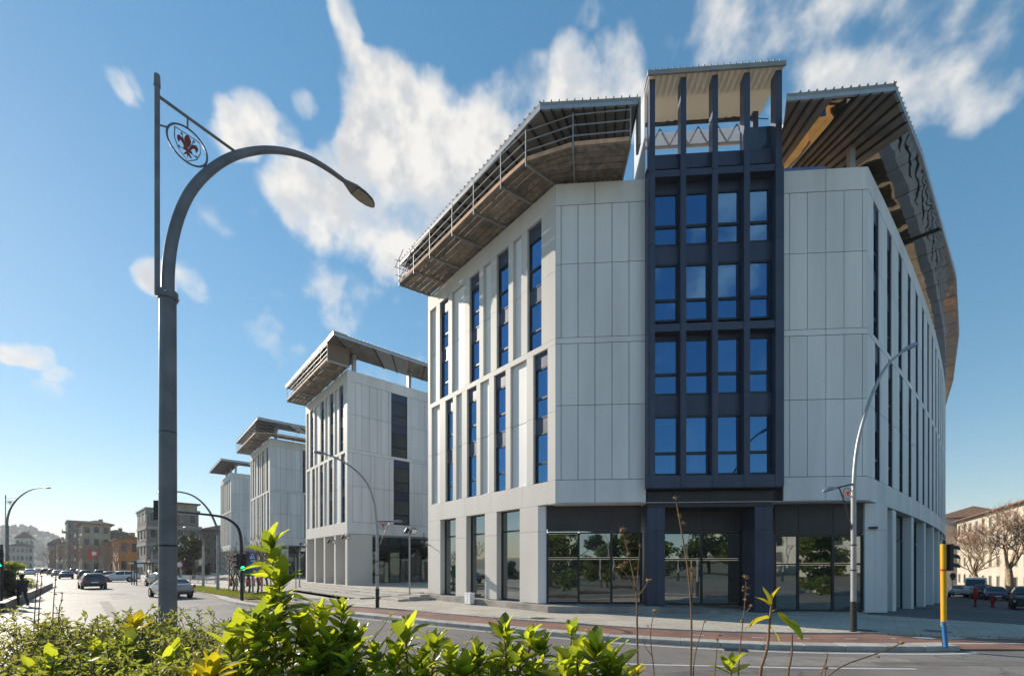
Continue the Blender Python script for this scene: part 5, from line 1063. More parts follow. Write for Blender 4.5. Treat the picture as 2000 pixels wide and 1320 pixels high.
# ------------------------------------------------------------------ pedestrian
def person(loc, face, label):
    o = local(thing('person', label, 'person', loc, face))
    V = [(0, 0, .98), (0, 0, 1.15), (.02, 0, 1.38), (.04, 0, 1.52), (.06, 0, 1.62), (.07, 0, 1.74),
         (0, .10, .93), (.20, .10, .50), (.12, .10, .09), (.27, .10, .04), (0, -.10, .93), (-.10, -.10, .50), (-.36, -.10, .16), (-.26, -.10, .06),
         (.02, .2, 1.42), (-.10, .25, 1.15), (.02, .25, .92), (.02, -.2, 1.42), (.12, -.25, 1.15), (.28, -.24, .98)]
    E_ = [(0, 1), (1, 2), (2, 3), (3, 4), (4, 5), (0, 6), (6, 7), (7, 8), (8, 9), (0, 10), (10, 11), (11, 12), (12, 13), (2, 14), (14, 15), (15, 16), (2, 17), (17, 18), (18, 19)]
    rad = [.15, .15, .17, .065, .095, .085, .10, .068, .05, .045, .10, .068, .05, .045, .075, .05, .04, .075, .05, .04]
    me = bpy.data.meshes.new('body'); me.from_pydata(V, E_, []); b = bpy.data.objects.new('body', me); COL.objects.link(b); b.parent = o
    md = b.modifiers.new('skin', 'SKIN'); b.modifiers.new('sub', 'SUBSURF').levels = 2; b.modifiers['sub'].render_levels = 2
    for i, sv in enumerate(me.skin_vertices[0].data): sv.radius = (rad[i], rad[i]); sv.use_root = i == 0
    me.materials.append(MATS['coat'])
    MB().ball((.075, 0, 1.69), .125, 12, 8, (.9, .8, 1.05)).build('head', 'skin', o, smooth=True); MB().ball((.045, 0, 1.725), .132, 12, 8, (.9, .84, .95)).build('hair', 'hair', o, smooth=True)
    MB().tube([(.01, 0, .80), (.0, 0, 1.1), (.02, 0, 1.42), (.03, 0, 1.5)], [.22, .20, .21, .09], 12).build('jacket', 'coat', o, smooth=True)
    for y, x in ((.25, .03), (-.24, .3)):
        m = MB(); m.ball((x, y, .89 if y > 0 else .95), .05, 8, 6, (.8, .5, 1.1))
        for k in range(4): m.tube([(x-.03+.02*k, y, .86 if y > 0 else .92), (x-.03+.022*k, y, .80 if y > 0 else .86)], .009, 5)
        m.tube([(x+.03, y, .9 if y > 0 else .96), (x+.06, y, .85 if y > 0 else .91)], .01, 5); m.build('hand', 'skin', o, smooth=True)
    for x, y, z in ((.22, .10, .04), (-.30, -.10, .07)): MB().box(x-.1, x+.15, y-.045, y+.045, z-.035, z+.05).build('shoe', 'signal_black', o, bevel=.02)
mat('coat', (.02, .021, .026), .8); mat('skin', (.42, .24, .16), .5); mat('hair', (.03, .02, .015), .7)
person((-27.8, 25.0, 0), R(160), 'pedestrian in dark clothes walking beside the bushy road island')
# ------------------------------------------------------------------ background houses (left street)
mat('roof_tile', (.20, .115, .075), .85, 0, .2, 3, rand=.1); mat('render_orange', (.50, .22, .06), .85, 0, .1, .6); mat('render_cream', (.40, .33, .24), .85, 0, .1, .6); mat('render_white', (.55, .52, .47), .85, 0, .1, .6)
mat('render_grey', (.19, .165, .14), .85, 0, .12, .6); mat('render_brown', (.15, .115, .09), .85, 0, .12, .6); mat('shutter', (.07, .075, .07), .7, rand=.2); mat('concrete', (.30, .285, .26), .8, 0, .1, .8); mat('render_sun', (.52, .455, .37), .85, 0, .08, .6); mat('render_lilac', (.42, .37, .40), .85, 0, .08, .6)
def house(name, label, u_l, u_c, u_r, v_top, Y, wall, roof, floors, eave=.6, wl=None, wr_=None, az=-47, rise=1.2, flat=False, balcony=False, dep=None, zb=0.0, band=None, dl=0.0):
    """corner at column u_c, distance Y; left face recedes along the street, right face is square to it"""
    c = Vector(((u_c-1000)/FPX*Y, Y)); H = EYE+(HOR-v_top)/FPX*Y-zb; a = R(az)
    F1 = Face(c, (math.sin(a), math.cos(a)), (-math.cos(a), math.sin(a))); F2 = Face(c, (math.cos(a), -math.sin(a)), (-math.sin(a), -math.cos(a)))
    L = dl or max(4.0, min(34.0, F1.s_of_u(u_l))); W = max(4.0, F2.s_of_u(u_r)); W = min(W, 45)
    o = thing(name, label, 'building', (c.x, c.y, zb))
    rect = [inset(F1, 0, 0), inset(F1, L, 0)]; q = Vector(rect[1])+F2.t*W; rect += [(q.x, q.y), inset(F2, W, 0)]
    MB().prism(rect, zb-.3, zb+H).build('wall', wall, o)
    cen = (Vector(rect[0])+Vector(rect[2]))/2; big = [cen+(Vector(p)-cen)+(F1.t*(-1 if i in (0, 3) else 1)+F2.t*(-1 if i in (0, 1) else 1))*eave for i, p in enumerate(rect)]
    if flat:
        MB().prism([tuple(p) for p in big], zb+H, zb+H+.35).build('roof', roof, o)
    else:
        mb = MB(); z = zb+H; e = [(*p, z) for p in big]; e2 = [(*p, z+.15) for p in big]
        r0 = (big[0]+big[3])/2+F1.t*min(L, W)*.4; r1 = (big[1]+big[2])/2-F1.t*min(L, W)*.4
        mb.add(e+e2+[(*r0, z+rise+.15), (*r1, z+rise+.15)], [(3, 2, 1, 0), (0, 1, 5, 4), (1, 2, 6, 5), (2, 3, 7, 6), (3, 0, 4, 7), (4, 5, 9, 8), (6, 7, 8, 9), (5, 6, 9), (7, 4, 8)]); rf = mb.build('roof', roof, o)
        cp = (r0+r1)/2+F2.t*1.5; MB().box(cp.x-.4, cp.x+.4, cp.y-.4, cp.y+.4, z+.3, z+rise+1.0).build('chimney', wall, rf)
    fh = H/floors
    for F, S, nb in ((F1, L, wl or max(2, int(L/3.2))), (F2, W, wr_ if wr_ is not None else max(2, int(W/3.2)))):
        if nb == 0: continue
        for fl_ in range(floors):
            for k in range(nb):
                s_ = S*(k+.5)/nb; z0 = zb+fl_*fh+fh*.28; w = min(1.15, S/nb*.5)
                f_ = MB().fbox(F, s_-w/2-.1, s_+w/2+.1, z0-.1, z0+fh*.5+.1, -.05, .06).build('window', 'concrete', o)
                MB().fbox(F, s_-w/2, s_+w/2, z0, z0+fh*.5, -.02, .075).build('pane', 'car_glass' if random.random() < .55 else 'shutter', f_)
            if band: MB().fbox(F, .0, S, zb+(fl_+1)*fh-.75, zb+(fl_+1)*fh-.05, 0, .12).build('band', band, o)
            if balcony and fl_ > 0 and F is F1: 
                bo_ = MB().fbox(F, S*.15, S*.85, zb+fl_*fh, zb+fl_*fh+.15, 0, 1.2).build('balcony', 'concrete', o); MB().fbox(F, S*.15, S*.85, zb+fl_*fh+.15, zb+fl_*fh+1.0, 1.12, 1.2).build('railing', 'shutter', bo_)
    return o, F1, F2, L, W, H
o, F1, F2, L, W, H = house('corner_house', 'grey four-storey house with pale banded windows and a roof aerial', 250, 286, 388, 993, 100, 'render_grey', 'concrete', 4, .3, 3, 4, flat=True, band='concrete', dl=14)
c = F2.pt(3, -3, H); mb = MB(); mb.tube([c, c+Vector((0, 0, 3.2))], .04, 5)
for k in range(4): mb.tube([c+Vector((-.8+.15*k, 0, 1.8+.4*k)), c+Vector((.8-.15*k, 0, 1.8+.4*k))], .025, 4)
mb.build('aerial', 'dark_metal', o)
MB().fbox(F2, 4, W, H, H+1.9, -8, -1.5).build('attic_storey', 'render_cream', o); MB().fbox(F2, 3.4, W+.6, H+1.9, H+2.2, -8.5, -.8).build('attic_roof', 'roof_tile', o)
MB().fbox(F2, 4.2, W+.5, H*.72, H*.77, 0, .9).build('cornice', 'concrete', o)
house('orange_house', 'orange rendered house with yellow sunlit awning beside the grey banded house', 203, 232, 252, 1052, 112, 'render_orange', 'roof_tile', 2, .5, 3, 2, dl=16)
house('low_house', 'low grey green house with tiled roof in the tree-lined row', 170, 203, 215, 1062, 125, 'render_grey', 'roof_tile', 2, .5, 4, 1, dl=18)
house('town_house', 'tall pale house with broad tiled eaves and a rooftop room', 140, 160, 216, 1022, 135, 'render_cream', 'roof_tile', 4, 1.0, 3, 3, balcony=True, dl=16)
house('apartment_block', 'dark grey flat-roofed apartment block behind the tall pale house', 118, 132, 170, 1017, 165, 'render_grey', 'concrete', 5, .3, 3, 4, flat=True, balcony=True, dl=20)
house('brown_house', 'low dark brown house standing across the junction', 66, 96, 112, 1061, 200, 'render_brown', 'roof_tile', 3, .6, 5, 2, rise=2, dl=34)
house('white_house', 'long white house with rows of windows under the wooded hill', 0, 14, 64, 1066, 215, 'render_white', 'roof_tile', 3, .6, 2, 6, rise=2.0, dl=10)
house('pale_house', 'pale gabled house rising behind the long white house', 20, 30, 66, 1050, 260, 'render_white', 'roof_tile', 3, .6, 2, 4, rise=4, dl=12)
house('pink_house', 'narrow orange pink house at the end of the brown roofs', 96, 104, 119, 1055, 230, 'render_orange', 'roof_tile', 3, .5, 1, 2, dl=12)
house('ochre_house', 'narrow ochre house between the brown house and the flat-roofed apartment block', 100, 112, 122, 1062, 185, 'render_cream', 'roof_tile', 3, .5, 2, 2, dl=18)
house('back_house', 'dark red-roofed house showing over the low grey green house', 190, 205, 250, 1040, 150, 'render_brown', 'roof_tile', 4, .6, 2, 4, dl=12)
house('hip_roof_villa', 'dark villa with hipped tiled roof behind the last office block', 360, 400, 470, 1034, 118, 'render_brown', 'roof_tile', 3, 1.2, 2, 5, rise=1.6, dl=10)
# ------------------------------------------------------------------ right: apartment houses along the side street
def facade_house(name, label, p0, p1, zb, H, wall, roof, cols, floors, dep=12, eave=.8, lower=None, seed=1):
    p0 = Vector(p0); p1 = Vector(p1); t = (p1-p0).normalized(); n = Vector((-t.y, t.x)); n = n if n.dot(-p0) > 0 else -n
    F = Face(p0, t, n); S = (p1-p0).length; o = thing(name, label, 'building', (p0.x, p0.y, zb)); rnd = random.Random(seed)
    MB().fbox(F, 0, S, zb-1.5, zb+H, -dep, 0).build('wall', wall, o)
    mb = MB(); z = zb+H; a = [F.pt(-.4, eave, z), F.pt(S+.4, eave, z), F.pt(S+.4, -dep-.3, z), F.pt(-.4, -dep-.3, z)]
    r0, r1 = F.pt(2, -dep/2, z+2.6), F.pt(S-2, -dep/2, z+2.6); up = Vector((0, 0, .18))
    mb.add(a+[x+up for x in a]+[r0, r1], [(3, 2, 1, 0), (0, 1, 5, 4), (1, 2, 6, 5), (2, 3, 7, 6), (3, 0, 4, 7), (4, 5, 9, 8), (6, 7, 8, 9), (5, 6, 9), (7, 4, 8)]); mb.build('roof', roof, o)
    fh = H/floors
    for fl_ in range(floors):
        for k in range(cols):
            s_ = S*(k+.5)/cols; z0 = zb+fl_*fh+fh*.25; f_ = MB().fbox(F, s_-.62, s_+.62, z0-.12, z0+1.75, -.05, .07).build('window', 'render_cream', o)
            MB().fbox(F, s_-.5, s_+.5, z0, z0+1.6, -.02, .09).build('shutter' if rnd.random() < .6 else 'pane', 'shutter' if rnd.random() < .6 else 'car_glass', f_)
    if lower: MB().fbox(F, .0, S, zb-1.2, zb+fh*.95, 0, .05).build('base_course', lower, o)
    return o, F, S
facade_house('apartment_house', 'sunlit cream apartment house with tiled eaves behind the bare plane trees', (93, 92), (70, 58), -1.9, 13.2, 'render_sun', 'roof_tile', 11, 4, seed=3)
o, F, S = facade_house('apartment_house', 'cream house with stacked balconies and orange attic panels beside the corner building', (104, 112), (91.5, 95), -2, 14.3, 'render_sun', 'roof_tile', 5, 5, seed=5)
for k in range(1, 5): 
    b_ = MB().fbox(F, 9, 15, -2+k*2.86, -2+k*2.86+.16, 0, 1.5).build('balcony', 'white_paint', o); MB().fbox(F, 9, 15, -2+k*2.86+.16, -2+k*2.86+1.0, 1.42, 1.5).build('parapet', 'render_sun', b_)
MB().fbox(F, 1, 15, 10.4, 11.6, .05, .2).build('attic_panel', 'render_orange', o)
facade_house('apartment_house', 'brownish house at the near end of the side street behind the twiggy tree', (71, 56), (57, 36), -1.7, 12.0, 'render_cream', 'roof_tile', 7, 4, seed=8)
facade_house('long_house', 'tall lilac-grey gabled house rising behind the sunlit cream apartment house', (112, 104), (86, 66), -2, 15.6, 'render_lilac', 'roof_tile', 7, 5, seed=9)
# houses and trees on the near side of the junction: they show only as reflections in the glass
facade_house('street_house', 'cream house across the junction that shows as a reflection beside the entrance', (64, -12), (34, -36), 0, 8.5, 'render_white', 'roof_tile', 9, 3, seed=12)
facade_house('street_house', 'grey house across the junction that shows only as a faint reflection', (-4, -50), (-40, -52), 0, 8.0, 'render_grey', 'roof_tile', 9, 3, seed=13)
# ------------------------------------------------------------------ hill
mb = MB(); nx, ny = 40, 14
for j in range(ny):
    for i in range(nx):
        x = -1500+i*30; y = 780+j*36; a = (i/(nx-1)); b = j/(ny-1)
        u = 1000+FPX*x/y; prof = 95*max(0, 1-((u-10)/170)**2) if u < 180 else 0; prof = max(prof, 18+6*math.sin(i*.7))
        mb.v.append((x, y, -2+prof*math.sin(min(1, b*1.6)*math.pi/2)+4*mnoise.noise((x*.02, y*.02, 0))))
for j in range(ny-1):
    for i in range(nx-1): mb.f.append((j*nx+i, j*nx+i+1, (j+1)*nx+i+1, (j+1)*nx+i))
mat('hill_wood', (.03, .04, .032), .95, 0, .35, .02, col2=(.045, .05, .035), spec=.1); hillv = mb.v
struct(mb.build('hill', 'hill_wood', smooth=True))
mb = MB(); rnd = random.Random(4)
for q in range(1500):
    x, y, z = rnd.choice(hillv); x += rnd.uniform(-15, 15); y += rnd.uniform(-18, 18); h = rnd.uniform(5, 13); r_ = rnd.uniform(2.5, 6)
    mb.ball((x, y, z+h*.45), 1, 6, 5, (r_, r_, h*.62))
struct(mb.build('hill_wood', 'leaf_far', recalc=False), 'stuff')
mb = MB()
for (u, v) in ((26, 1036), (30, 1034), (50, 1038), (52, 1035), (55, 1037), (60, 1033), (66, 1036), (70, 1038), (8, 1034), (14, 1037)):
    p = at_Y(u, v, 930); mb.ball((p.x, p.y, p.z-6), 1, 7, 6, (5, 5, 15))
struct(mb.build('hilltop_trees', 'leaf_far', recalc=False), 'stuff')
for (u, v, w) in ((32, 1046, 8), (72, 1047, 10), (97, 1052, 8), (52, 1049, 6)):
    p = at_Y(u, v, 830); o = thing('hill_villa', 'small pale villa among the trees on the far hill', 'house', (p.x, p.y, p.z-6), group='villas on the hill'); MB().box(p.x-w/2, p.x+w/2, p.y-5, p.y+5, p.z-6, p.z+.2).build('wall', 'render_white', o); MB().add([(p.x-w/2-1, p.y-6, p.z+1), (p.x+w/2+1, p.y-6, p.z+1), (p.x+w/2+1, p.y+6, p.z+1), (p.x-w/2-1, p.y+6, p.z+1), (p.x-w/3, p.y, p.z+3), (p.x+w/3, p.y, p.z+3)], [(3, 2, 1, 0), (0, 1, 5, 4), (2, 3, 4, 5), (1, 2, 5), (3, 0, 4)]).build('roof', 'roof_tile', o)
# road island with low edging, lawn and bushes
I0, I1 = Vector((-28.7, 25.2)), Vector((-49.2, 46.8)); t = (I1-I0).normalized(); n = Vector((-t.y, t.x)); n = n if n.x < 0 else -n
I00 = I0-t*5
struct(MB().prism([tuple(I00), tuple(I1), tuple(I1+n*5), tuple(I00+n*14)], -.1, .3).build('lawn', 'grass'))
ow = thing('low_wall', 'low dark edging wall round the grassy road island', 'wall', (*I0, 0)); Fw = Face(I00, t, -n); Lw = (I1-I00).length; k = 0
while k < Lw-.1: MB().fbox(Fw, k+.01, min(k+2.4, Lw)-.01, -.05, .46+random.uniform(-.005, .005), -.02, .28).build('wall_block', 'dark_metal', ow, bevel=.01); k += 2.4
og = thing('end_wall', 'short grey stone wall beside the bushes of the road island', 'wall', (-31.5, 25.5, 0)); MB().box(-33, -30.2, 25.4, 25.8, 0, 1.3).build('wall', 'plinth_stone', og); MB().box(-33.1, -30.1, 25.3, 25.9, 1.3, 1.38).build('coping', 'kerb_stone', og)
# ------------------------------------------------------------------ trees
def grow(mb, p, d, L, r, depth, rnd, k=5, spread=.6, up=.12, tips=None, split=(2, 3), shrink=.72, curl=.18):
    n = 4; pts = [p.copy()]; q = p.copy(); dd = d.copy()
    for i in range(n):
        dd = (dd+Vector((rnd.uniform(-1, 1), rnd.uniform(-1, 1), rnd.uniform(-.6, 1)))*curl+Vector((0, 0, up))*.3).normalized(); q = q+dd*L/n; pts.append(q.copy())
    mb.tube(pts, lerp_r(n+1, r, r*.62), k if depth > 1 else 3, cap=False)
    if depth == 0:
        if tips is not None: tips.append((q.copy(), dd.copy()))
        return
    for j in range(rnd.randint(*split)):
        a = rnd.uniform(0, 6.283); o = dd.orthogonal().normalized(); o = Matrix.Rotation(a, 3, dd) @ o
        nd = (dd*(1-spread*.5)+o*spread*rnd.uniform(.6, 1.2)+Vector((0, 0, up))).normalized(); st = pts[rnd.randint(2, n)]
        grow(mb, st if j else q, nd, L*shrink*rnd.uniform(.8, 1.15), r*.6, depth-1, rnd, k, spread, up, tips, split, shrink, curl)
def bare_tree(loc, h, label, seed, trunk=.22, depth=5, lean=(0, 0), name='bare_tree', m='bark_pale', tw='twig', spread=.75, group=None):
    rnd = random.Random(seed); o = thing(name, label, 'tree', loc, 0, group); L = Vector(loc); mb = MB(); top = L+Vector((lean[0]*h, lean[1]*h, h*.32))
    mb.tube([L-Vector((0, 0, .1)), L.lerp(top, .5)+Vector((.1, 0, 0)), top], [trunk*1.25, trunk, trunk*.85], 9, cap=False); mb.build('trunk', m, o, smooth=True)
    cr = MB(); tips = []
    for k in range(4):
        a = k*1.57+rnd.uniform(-.4, .4); grow(cr, top-Vector((0, 0, .1*k)), Vector((math.cos(a)*spread, math.sin(a)*spread, 1)).normalized(), h*.24, trunk*.55, depth-1, rnd, 5, .75, .16, tips, (2, 3), .74)
    cr.build('crown', m if depth > 3 else tw, o, recalc=False)
    t2 = MB()
    for p, d in tips:
        for j in range(3):
            q = p+(d+Vector((rnd.uniform(-1, 1), rnd.uniform(-1, 1), rnd.uniform(-.3, 1)))*.8)*h*.05; t2.tube([p, p.lerp(q, .5)+Vector((0, 0, .03)), q], [.018*h/9, .013*h/9, .007*h/9], 3, cap=False)
    t2.build('twigs', tw, o, recalc=False)['kind'] = 'stuff'; return o
def sideloc(u, Y): x = (u-1000)/FPX*Y; return (x, Y, .1+slope(x, Y))
bare_tree(sideloc(1920, 57), 9.3, 'leaning bare plane tree with forked limbs behind the white van', 3, .24, 6, (-.12, .0))
bare_tree(sideloc(1895, 62), 8.3, 'slim bare tree growing between the van and the balconied house', 5, .2, 5, (.06, 0))
bare_tree(sideloc(1973, 52), 10.8, 'large bare plane tree with a thick pale trunk by the apartment house', 8, .36, 6, (-.02, 0))
bare_tree(sideloc(2046, 38), 7.5, 'twiggy reddish bare tree at the near end of the side street', 12, .2, 5, (-.03, 0), m='twig')
# young staked trees in the planting strip by the mast
PS = [K0+Vector((.5, .4))+KD*(1.2+1.9*k)-KN*1.1 for k in range(5)]
bed = struct(MB().prism([tuple(K0+KD*.3-KN*.35), tuple(K0+KD*22-KN*.35), tuple(K0+KD*22-KN*2.4), tuple(K0+KD*.3-KN*2.4)], -.05, .17).build('planting_strip', 'grass'))
labs = ['young staked tree next to the black signal mast', 'young staked tree, second from the black signal mast', 'young staked tree with a green wrap in the planting strip', 'young staked tree, fourth from the black signal mast', 'young staked tree at the railing end of the planting strip']
for k, p in enumerate(PS):
    o = bare_tree((p.x, p.y, .15), 4.6-.2*k, labs[k], 40+k, .07, 4, (.01*(k % 3-1), 0), 'young_tree', 'bark', 'twig', .35, 'young staked trees')
    for s_ in (-.28, .28): MB().tube([(p.x+s_, p.y+s_*.3, .1), (p.x+s_*.8, p.y+s_*.2, 2.3)], .05, 6).build('stake', 'bark_pale', o)
    MB().bar((p.x-.3, p.y-.08, 2.0), (p.x+.3, p.y+.08, 2.0), .06).build('stake_tie', 'bark_pale', o)
    if k == 2: MB().tube([(p.x, p.y, 1.5), (p.x, p.y, 2.6)], [.3, .34], 8).build('wrap', mat('wrap_green', (.03, .16, .13), .8), o)
# row of bare street trees further on
names = ['first', 'second', 'third', 'fourth', 'fifth', 'sixth', 'seventh', 'eighth']
for k, (u, Y, h) in enumerate(((228, 82, 7.5), (212, 92, 7), (196, 103, 8), (172, 112, 8), (152, 125, 9), (133, 140, 9), (112, 155, 9), (95, 180, 9))):
    bare_tree(((u-1000)/FPX*Y, Y, 0), h, names[k]+' reddish bare tree of the street row counted from the bus shelter', 60+k, .16, 5, (0, 0), 'street_tree', 'twig', 'twig', .6, 'bare trees along the street')
def leaf_cloud(centres, n, size, rnd, shape=.45):
    """many small two-sided leaves spread through lobes"""
    mb = MB(); V = mb.v; Fc = mb.f
    for _ in range(n):
        c, r = rnd.choice(centres); d = Vector((rnd.gauss(0, 1), rnd.gauss(0, 1), rnd.gauss(0, 1))).normalized(); rad = rnd.random()**.45
        p = Vector(c)+Vector((d.x*r[0], d.y*r[1], d.z*r[2]))*rad; a = Vector((rnd.uniform(-1, 1), rnd.uniform(-1, 1), rnd.uniform(-.5, 1))).normalized(); b = a.orthogonal().normalized(); b = Matrix.Rotation(rnd.uniform(0, 6.28), 3, a) @ b
        s_ = size*rnd.uniform(.6, 1.3); i = len(V); V += [tuple(p-a*s_), tuple(p+b*s_*shape), tuple(p+a*s_), tuple(p-b*s_*shape)]; Fc.append((i, i+1, i+2, i+3))
    return mb
def leafy_tree(loc, h, w, label, seed, m='leaf_evergreen', n=9000, size=.16, name='evergreen_tree', low=.18):
    rnd = random.Random(seed); o = thing(name, label, 'tree', loc); L = Vector(loc); mb = MB()
    mb.tube([L-Vector((0, 0, .1)), L+Vector((.1, 0, h*.3)), L+Vector((0, 0, h*.7))], [.28, .2, .08], 8, cap=False)
    cs = []
    for k in range(15):
        a = rnd.uniform(0, 6.28); q = rnd.random()**.6; z = rnd.uniform(low, .92); wr = w*math.sin(min(1, (1.05-z)*1.5)*1.57)*.7
        c = L+Vector((math.cos(a)*q*wr, math.sin(a)*q*wr, z*h)); cs.append((c, (w*.38*rnd.uniform(.6, 1.1), w*.38*rnd.uniform(.6, 1.1), h*.13*rnd.uniform(.7, 1.2)))); mb.tube([L+Vector((0, 0, z*h*.6)), c], [.08, .03], 5, cap=False)
    mb.build('trunk', 'bark', o); leaf_cloud(cs, n, size, rnd).build('crown', m, o, recalc=False); return o
leafy_tree(((352-1000)/FPX*78, 78, 0), 7.6, 3.6, 'broad dark evergreen tree behind the red and white round sign', 1, n=7000, size=.2)
leafy_tree(((378-1000)/FPX*72, 72, 0), 7.0, 3.4, 'dark evergreen tree beside the railing in front of the villa', 2, n=7000, size=.2)
leafy_tree(((330-1000)/FPX*88, 88, 0), 7.5, 3.6, 'dark evergreen tree partly hidden by the tall lamp pole', 5, n=6000, size=.2)
leafy_tree(((24-1000)/FPX*30, 30, .2), 2.5, 1.5, 'rounded leafy bush growing on the grassy road island', 3, 'leaf_small', 5000, .07, 'island_bush', .12)
leafy_tree(((4-1000)/FPX*28.5, 28.5, .2), 2.1, 1.3, 'darker bush against the short grey wall of the road island', 4, 'leaf_evergreen', 4000, .07, 'island_bush', .12)
# tall trees on the near side of the junction (seen mirrored in the glass)
for k, (x, y, h) in enumerate(((-9, -17, 9), (3, -21, 11), (13, -19, 9.5), (23, -24, 11), (34, -16, 9), (-20, -24, 10), (44, -6, 9.5), (8, -14, 7))):
    leafy_tree((x, y, 0), h, h*.52, names[k]+' broad dark tree of the row across the junction', 70+k, 'leaf_small', 5500, .34, 'plane_tree', .12)['group'] = 'trees across the junction'
for k, (x, y, h) in enumerate(((-38, 4, 10), (-46, -6, 11), (-36, -9, 9), (-56, 14, 11), (-66, 24, 10))):
    leafy_tree((x, y, 0), h, h*.38, names[k]+' broad dark tree of the row on the far side of the road', 90+k, 'leaf_evergreen', 3000, .32, 'plane_tree')['group'] = 'trees on the far side of the road'
# grass tufts in the planting strip
rnd = random.Random(9); mb = MB()
for _ in range(5000):
    s_ = rnd.uniform(.3, 22); d = rnd.uniform(.4, 2.35); p = K0+KD*s_-KN*d; h = rnd.uniform(.06, .28); a = rnd.uniform(0, 6.28); i = len(mb.v); w = .02
    mb.v += [(p.x-w, p.y, .16), (p.x+w, p.y, .16), (p.x+math.cos(a)*h*.5, p.y+math.sin(a)*h*.5, .16+h)]; mb.f.append((i, i+1, i+2))
struct(mb.build('strip_grass', 'leaf_small', recalc=False), 'stuff')
# ------------------------------------------------------------------ foreground hedge
mat('bed_soil', (.07, .05, .035), .95, 0, .3, 3, .5, 20)
struct(MB().prism([(-9, 1.1), (8, 1.1), (8, 3.2), (3, 4.2), (-4, 4.6), (-9, 4.6)], -.2, .14).build('planting_bed', 'bed_soil'))
def leaf_mesh(name, m, ln=1.0, wd=.42, fold=.10, droop=.16, wave=.03, tip=.55):
    me = bpy.data.meshes.new(name); vs = []; fs_ = []; n = 8
    for i in range(n+1):
        f = i/n; w = wd/2*(math.sin(math.pi*min(1, f**.8*.94+.03))**.75)*(1 if f < .95 else .7); z = -droop*f*f+.05*f
        if i in (0,): w = .012
        if i == n: w = .012
        for s_ in (-1, -.5, 0, .5, 1): vs.append((f*ln, s_*w, z+abs(s_)*w*fold*3+wave*math.sin(f*9+s_*2)*abs(s_)))
    for i in range(n):
        for j in range(4): fs_.append((i*5+j, i*5+j+1, (i+1)*5+j+1, (i+1)*5+j))
    me.from_pydata(vs, [], fs_); me.polygons.foreach_set('use_smooth', [True]*len(fs_)); me.materials.append(MATS[m]); return me
LEAF = {m: [leaf_mesh('leaf', m, 1, wd, fo, dr, wv) for wd, fo, dr, wv in ((.42, .10, .12, .02), (.38, .2, .26, .03), (.46, .05, .04, .015))] for m in ('leaf_laurel', 'leaf_dark', 'leaf_yellow')}
def put_leaf(parent, p, d, size, m, rnd):
    d = Vector(d).normalized(); up = Vector((0, 0, 1)); y = up.cross(d); y = y.normalized() if y.length > 1e-3 else Vector((0, 1, 0)); z = d.cross(y)
    M = Matrix((d, y, z)).transposed().to_4x4() @ Matrix.Rotation(rnd.uniform(-.5, .5), 4, 'X'); o = bpy.data.objects.new('leaf', rnd.choice(LEAF[m])); COL.objects.link(o); o.parent = parent
    o.matrix_local = Matrix.Translation(Vector(p)-ORG[parent.name]) @ M @ Matrix.Scale(size, 4); return o
def rosette(parent, p, axis, n, size, m, rnd, lo=.25, hi=1.25, dark=.3):
    """leaves round a shoot tip: inner ones upright, outer ones spreading"""
    axis = Vector(axis).normalized(); o = axis.orthogonal().normalized()
    for k in range(n):
        a = k*2.4+rnd.uniform(-.35, .35); f = (lo+(hi-lo)*(k/max(1, n-1)))*rnd.uniform(.8, 1.15); r_ = Matrix.Rotation(a, 3, axis) @ o
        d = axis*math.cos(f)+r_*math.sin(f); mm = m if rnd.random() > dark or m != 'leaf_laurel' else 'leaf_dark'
        put_leaf(parent, Vector(p)-axis*size*.4*k/n, d, size*rnd.uniform(.6, 1.15)*(.7 if k < 2 else 1), mm, rnd)
def shrub(label, shoots, seed, root_uY, m='leaf_laurel', name='laurel_shrub', group='broad-leaved shrubs in the foreground'):
    """shoots: list of (column, row, distance, size px, leaf count, rosettes down the shoot, lean)"""
    rnd = random.Random(seed); u0, Y0 = root_uY; root = Vector(((u0-1000)/FPX*Y0, Y0, .12)); o = thing(name, label, 'shrub', tuple(root), 0, group); mb = MB()
    extra = [(u+rnd.uniform(-28, 28), v+rnd.uniform(18, 55), Y+rnd.uniform(-.12, .15), px*rnd.uniform(.75, 1), n, max(1, down-1), lean+rnd.uniform(-.15, .15)) for (u, v, Y, px, n, down, lean) in shoots if down < 9 for _ in range(1)] if len(shoots) > 2 else []
    for (u, v, Y, px, n, down, lean) in list(shoots)+extra:
        p = at_Y(u, v, Y); sz = px*Y/FPX; q = root.lerp(p, .55); q.x = p.x*.8+root.x*.2-lean*.2; low = p-Vector((lean, .0, 1.0))*(.062*(px/50)*Y/2*down+.03)
        c = curve_pts([root, root.lerp(q, .5)+Vector((0, 0, .1)), low, p], 2); mb.tube(c, lerp_r(len(c), .008, .003), 6, cap=False)
        ax = (p-low).normalized()
        rosette(o, p, ax, n+2, sz, m, rnd)
        for k in range(1, down):
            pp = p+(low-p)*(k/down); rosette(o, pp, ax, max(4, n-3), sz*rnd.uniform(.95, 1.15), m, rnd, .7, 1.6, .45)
    mb.build('stems', 'stem_dry', o); return o
shrub('tall broad-leaved shrub whose shoot rises highest in front of the far blocks', [(528, 1064, 2.05, 52, 10, 9, -.12), (545, 1130, 1.98, 50, 8, 5, -.05), (470, 1230, 2.0, 52, 8, 4, -.14), (447, 1262, 1.95, 55, 8, 3, -.22), (585, 1215, 2.05, 48, 7, 4, .16), (540, 1215, 1.9, 52, 8, 4, .04), (500, 1215, 1.9, 52, 8, 4, -.05)], 1, (545, 2.0))
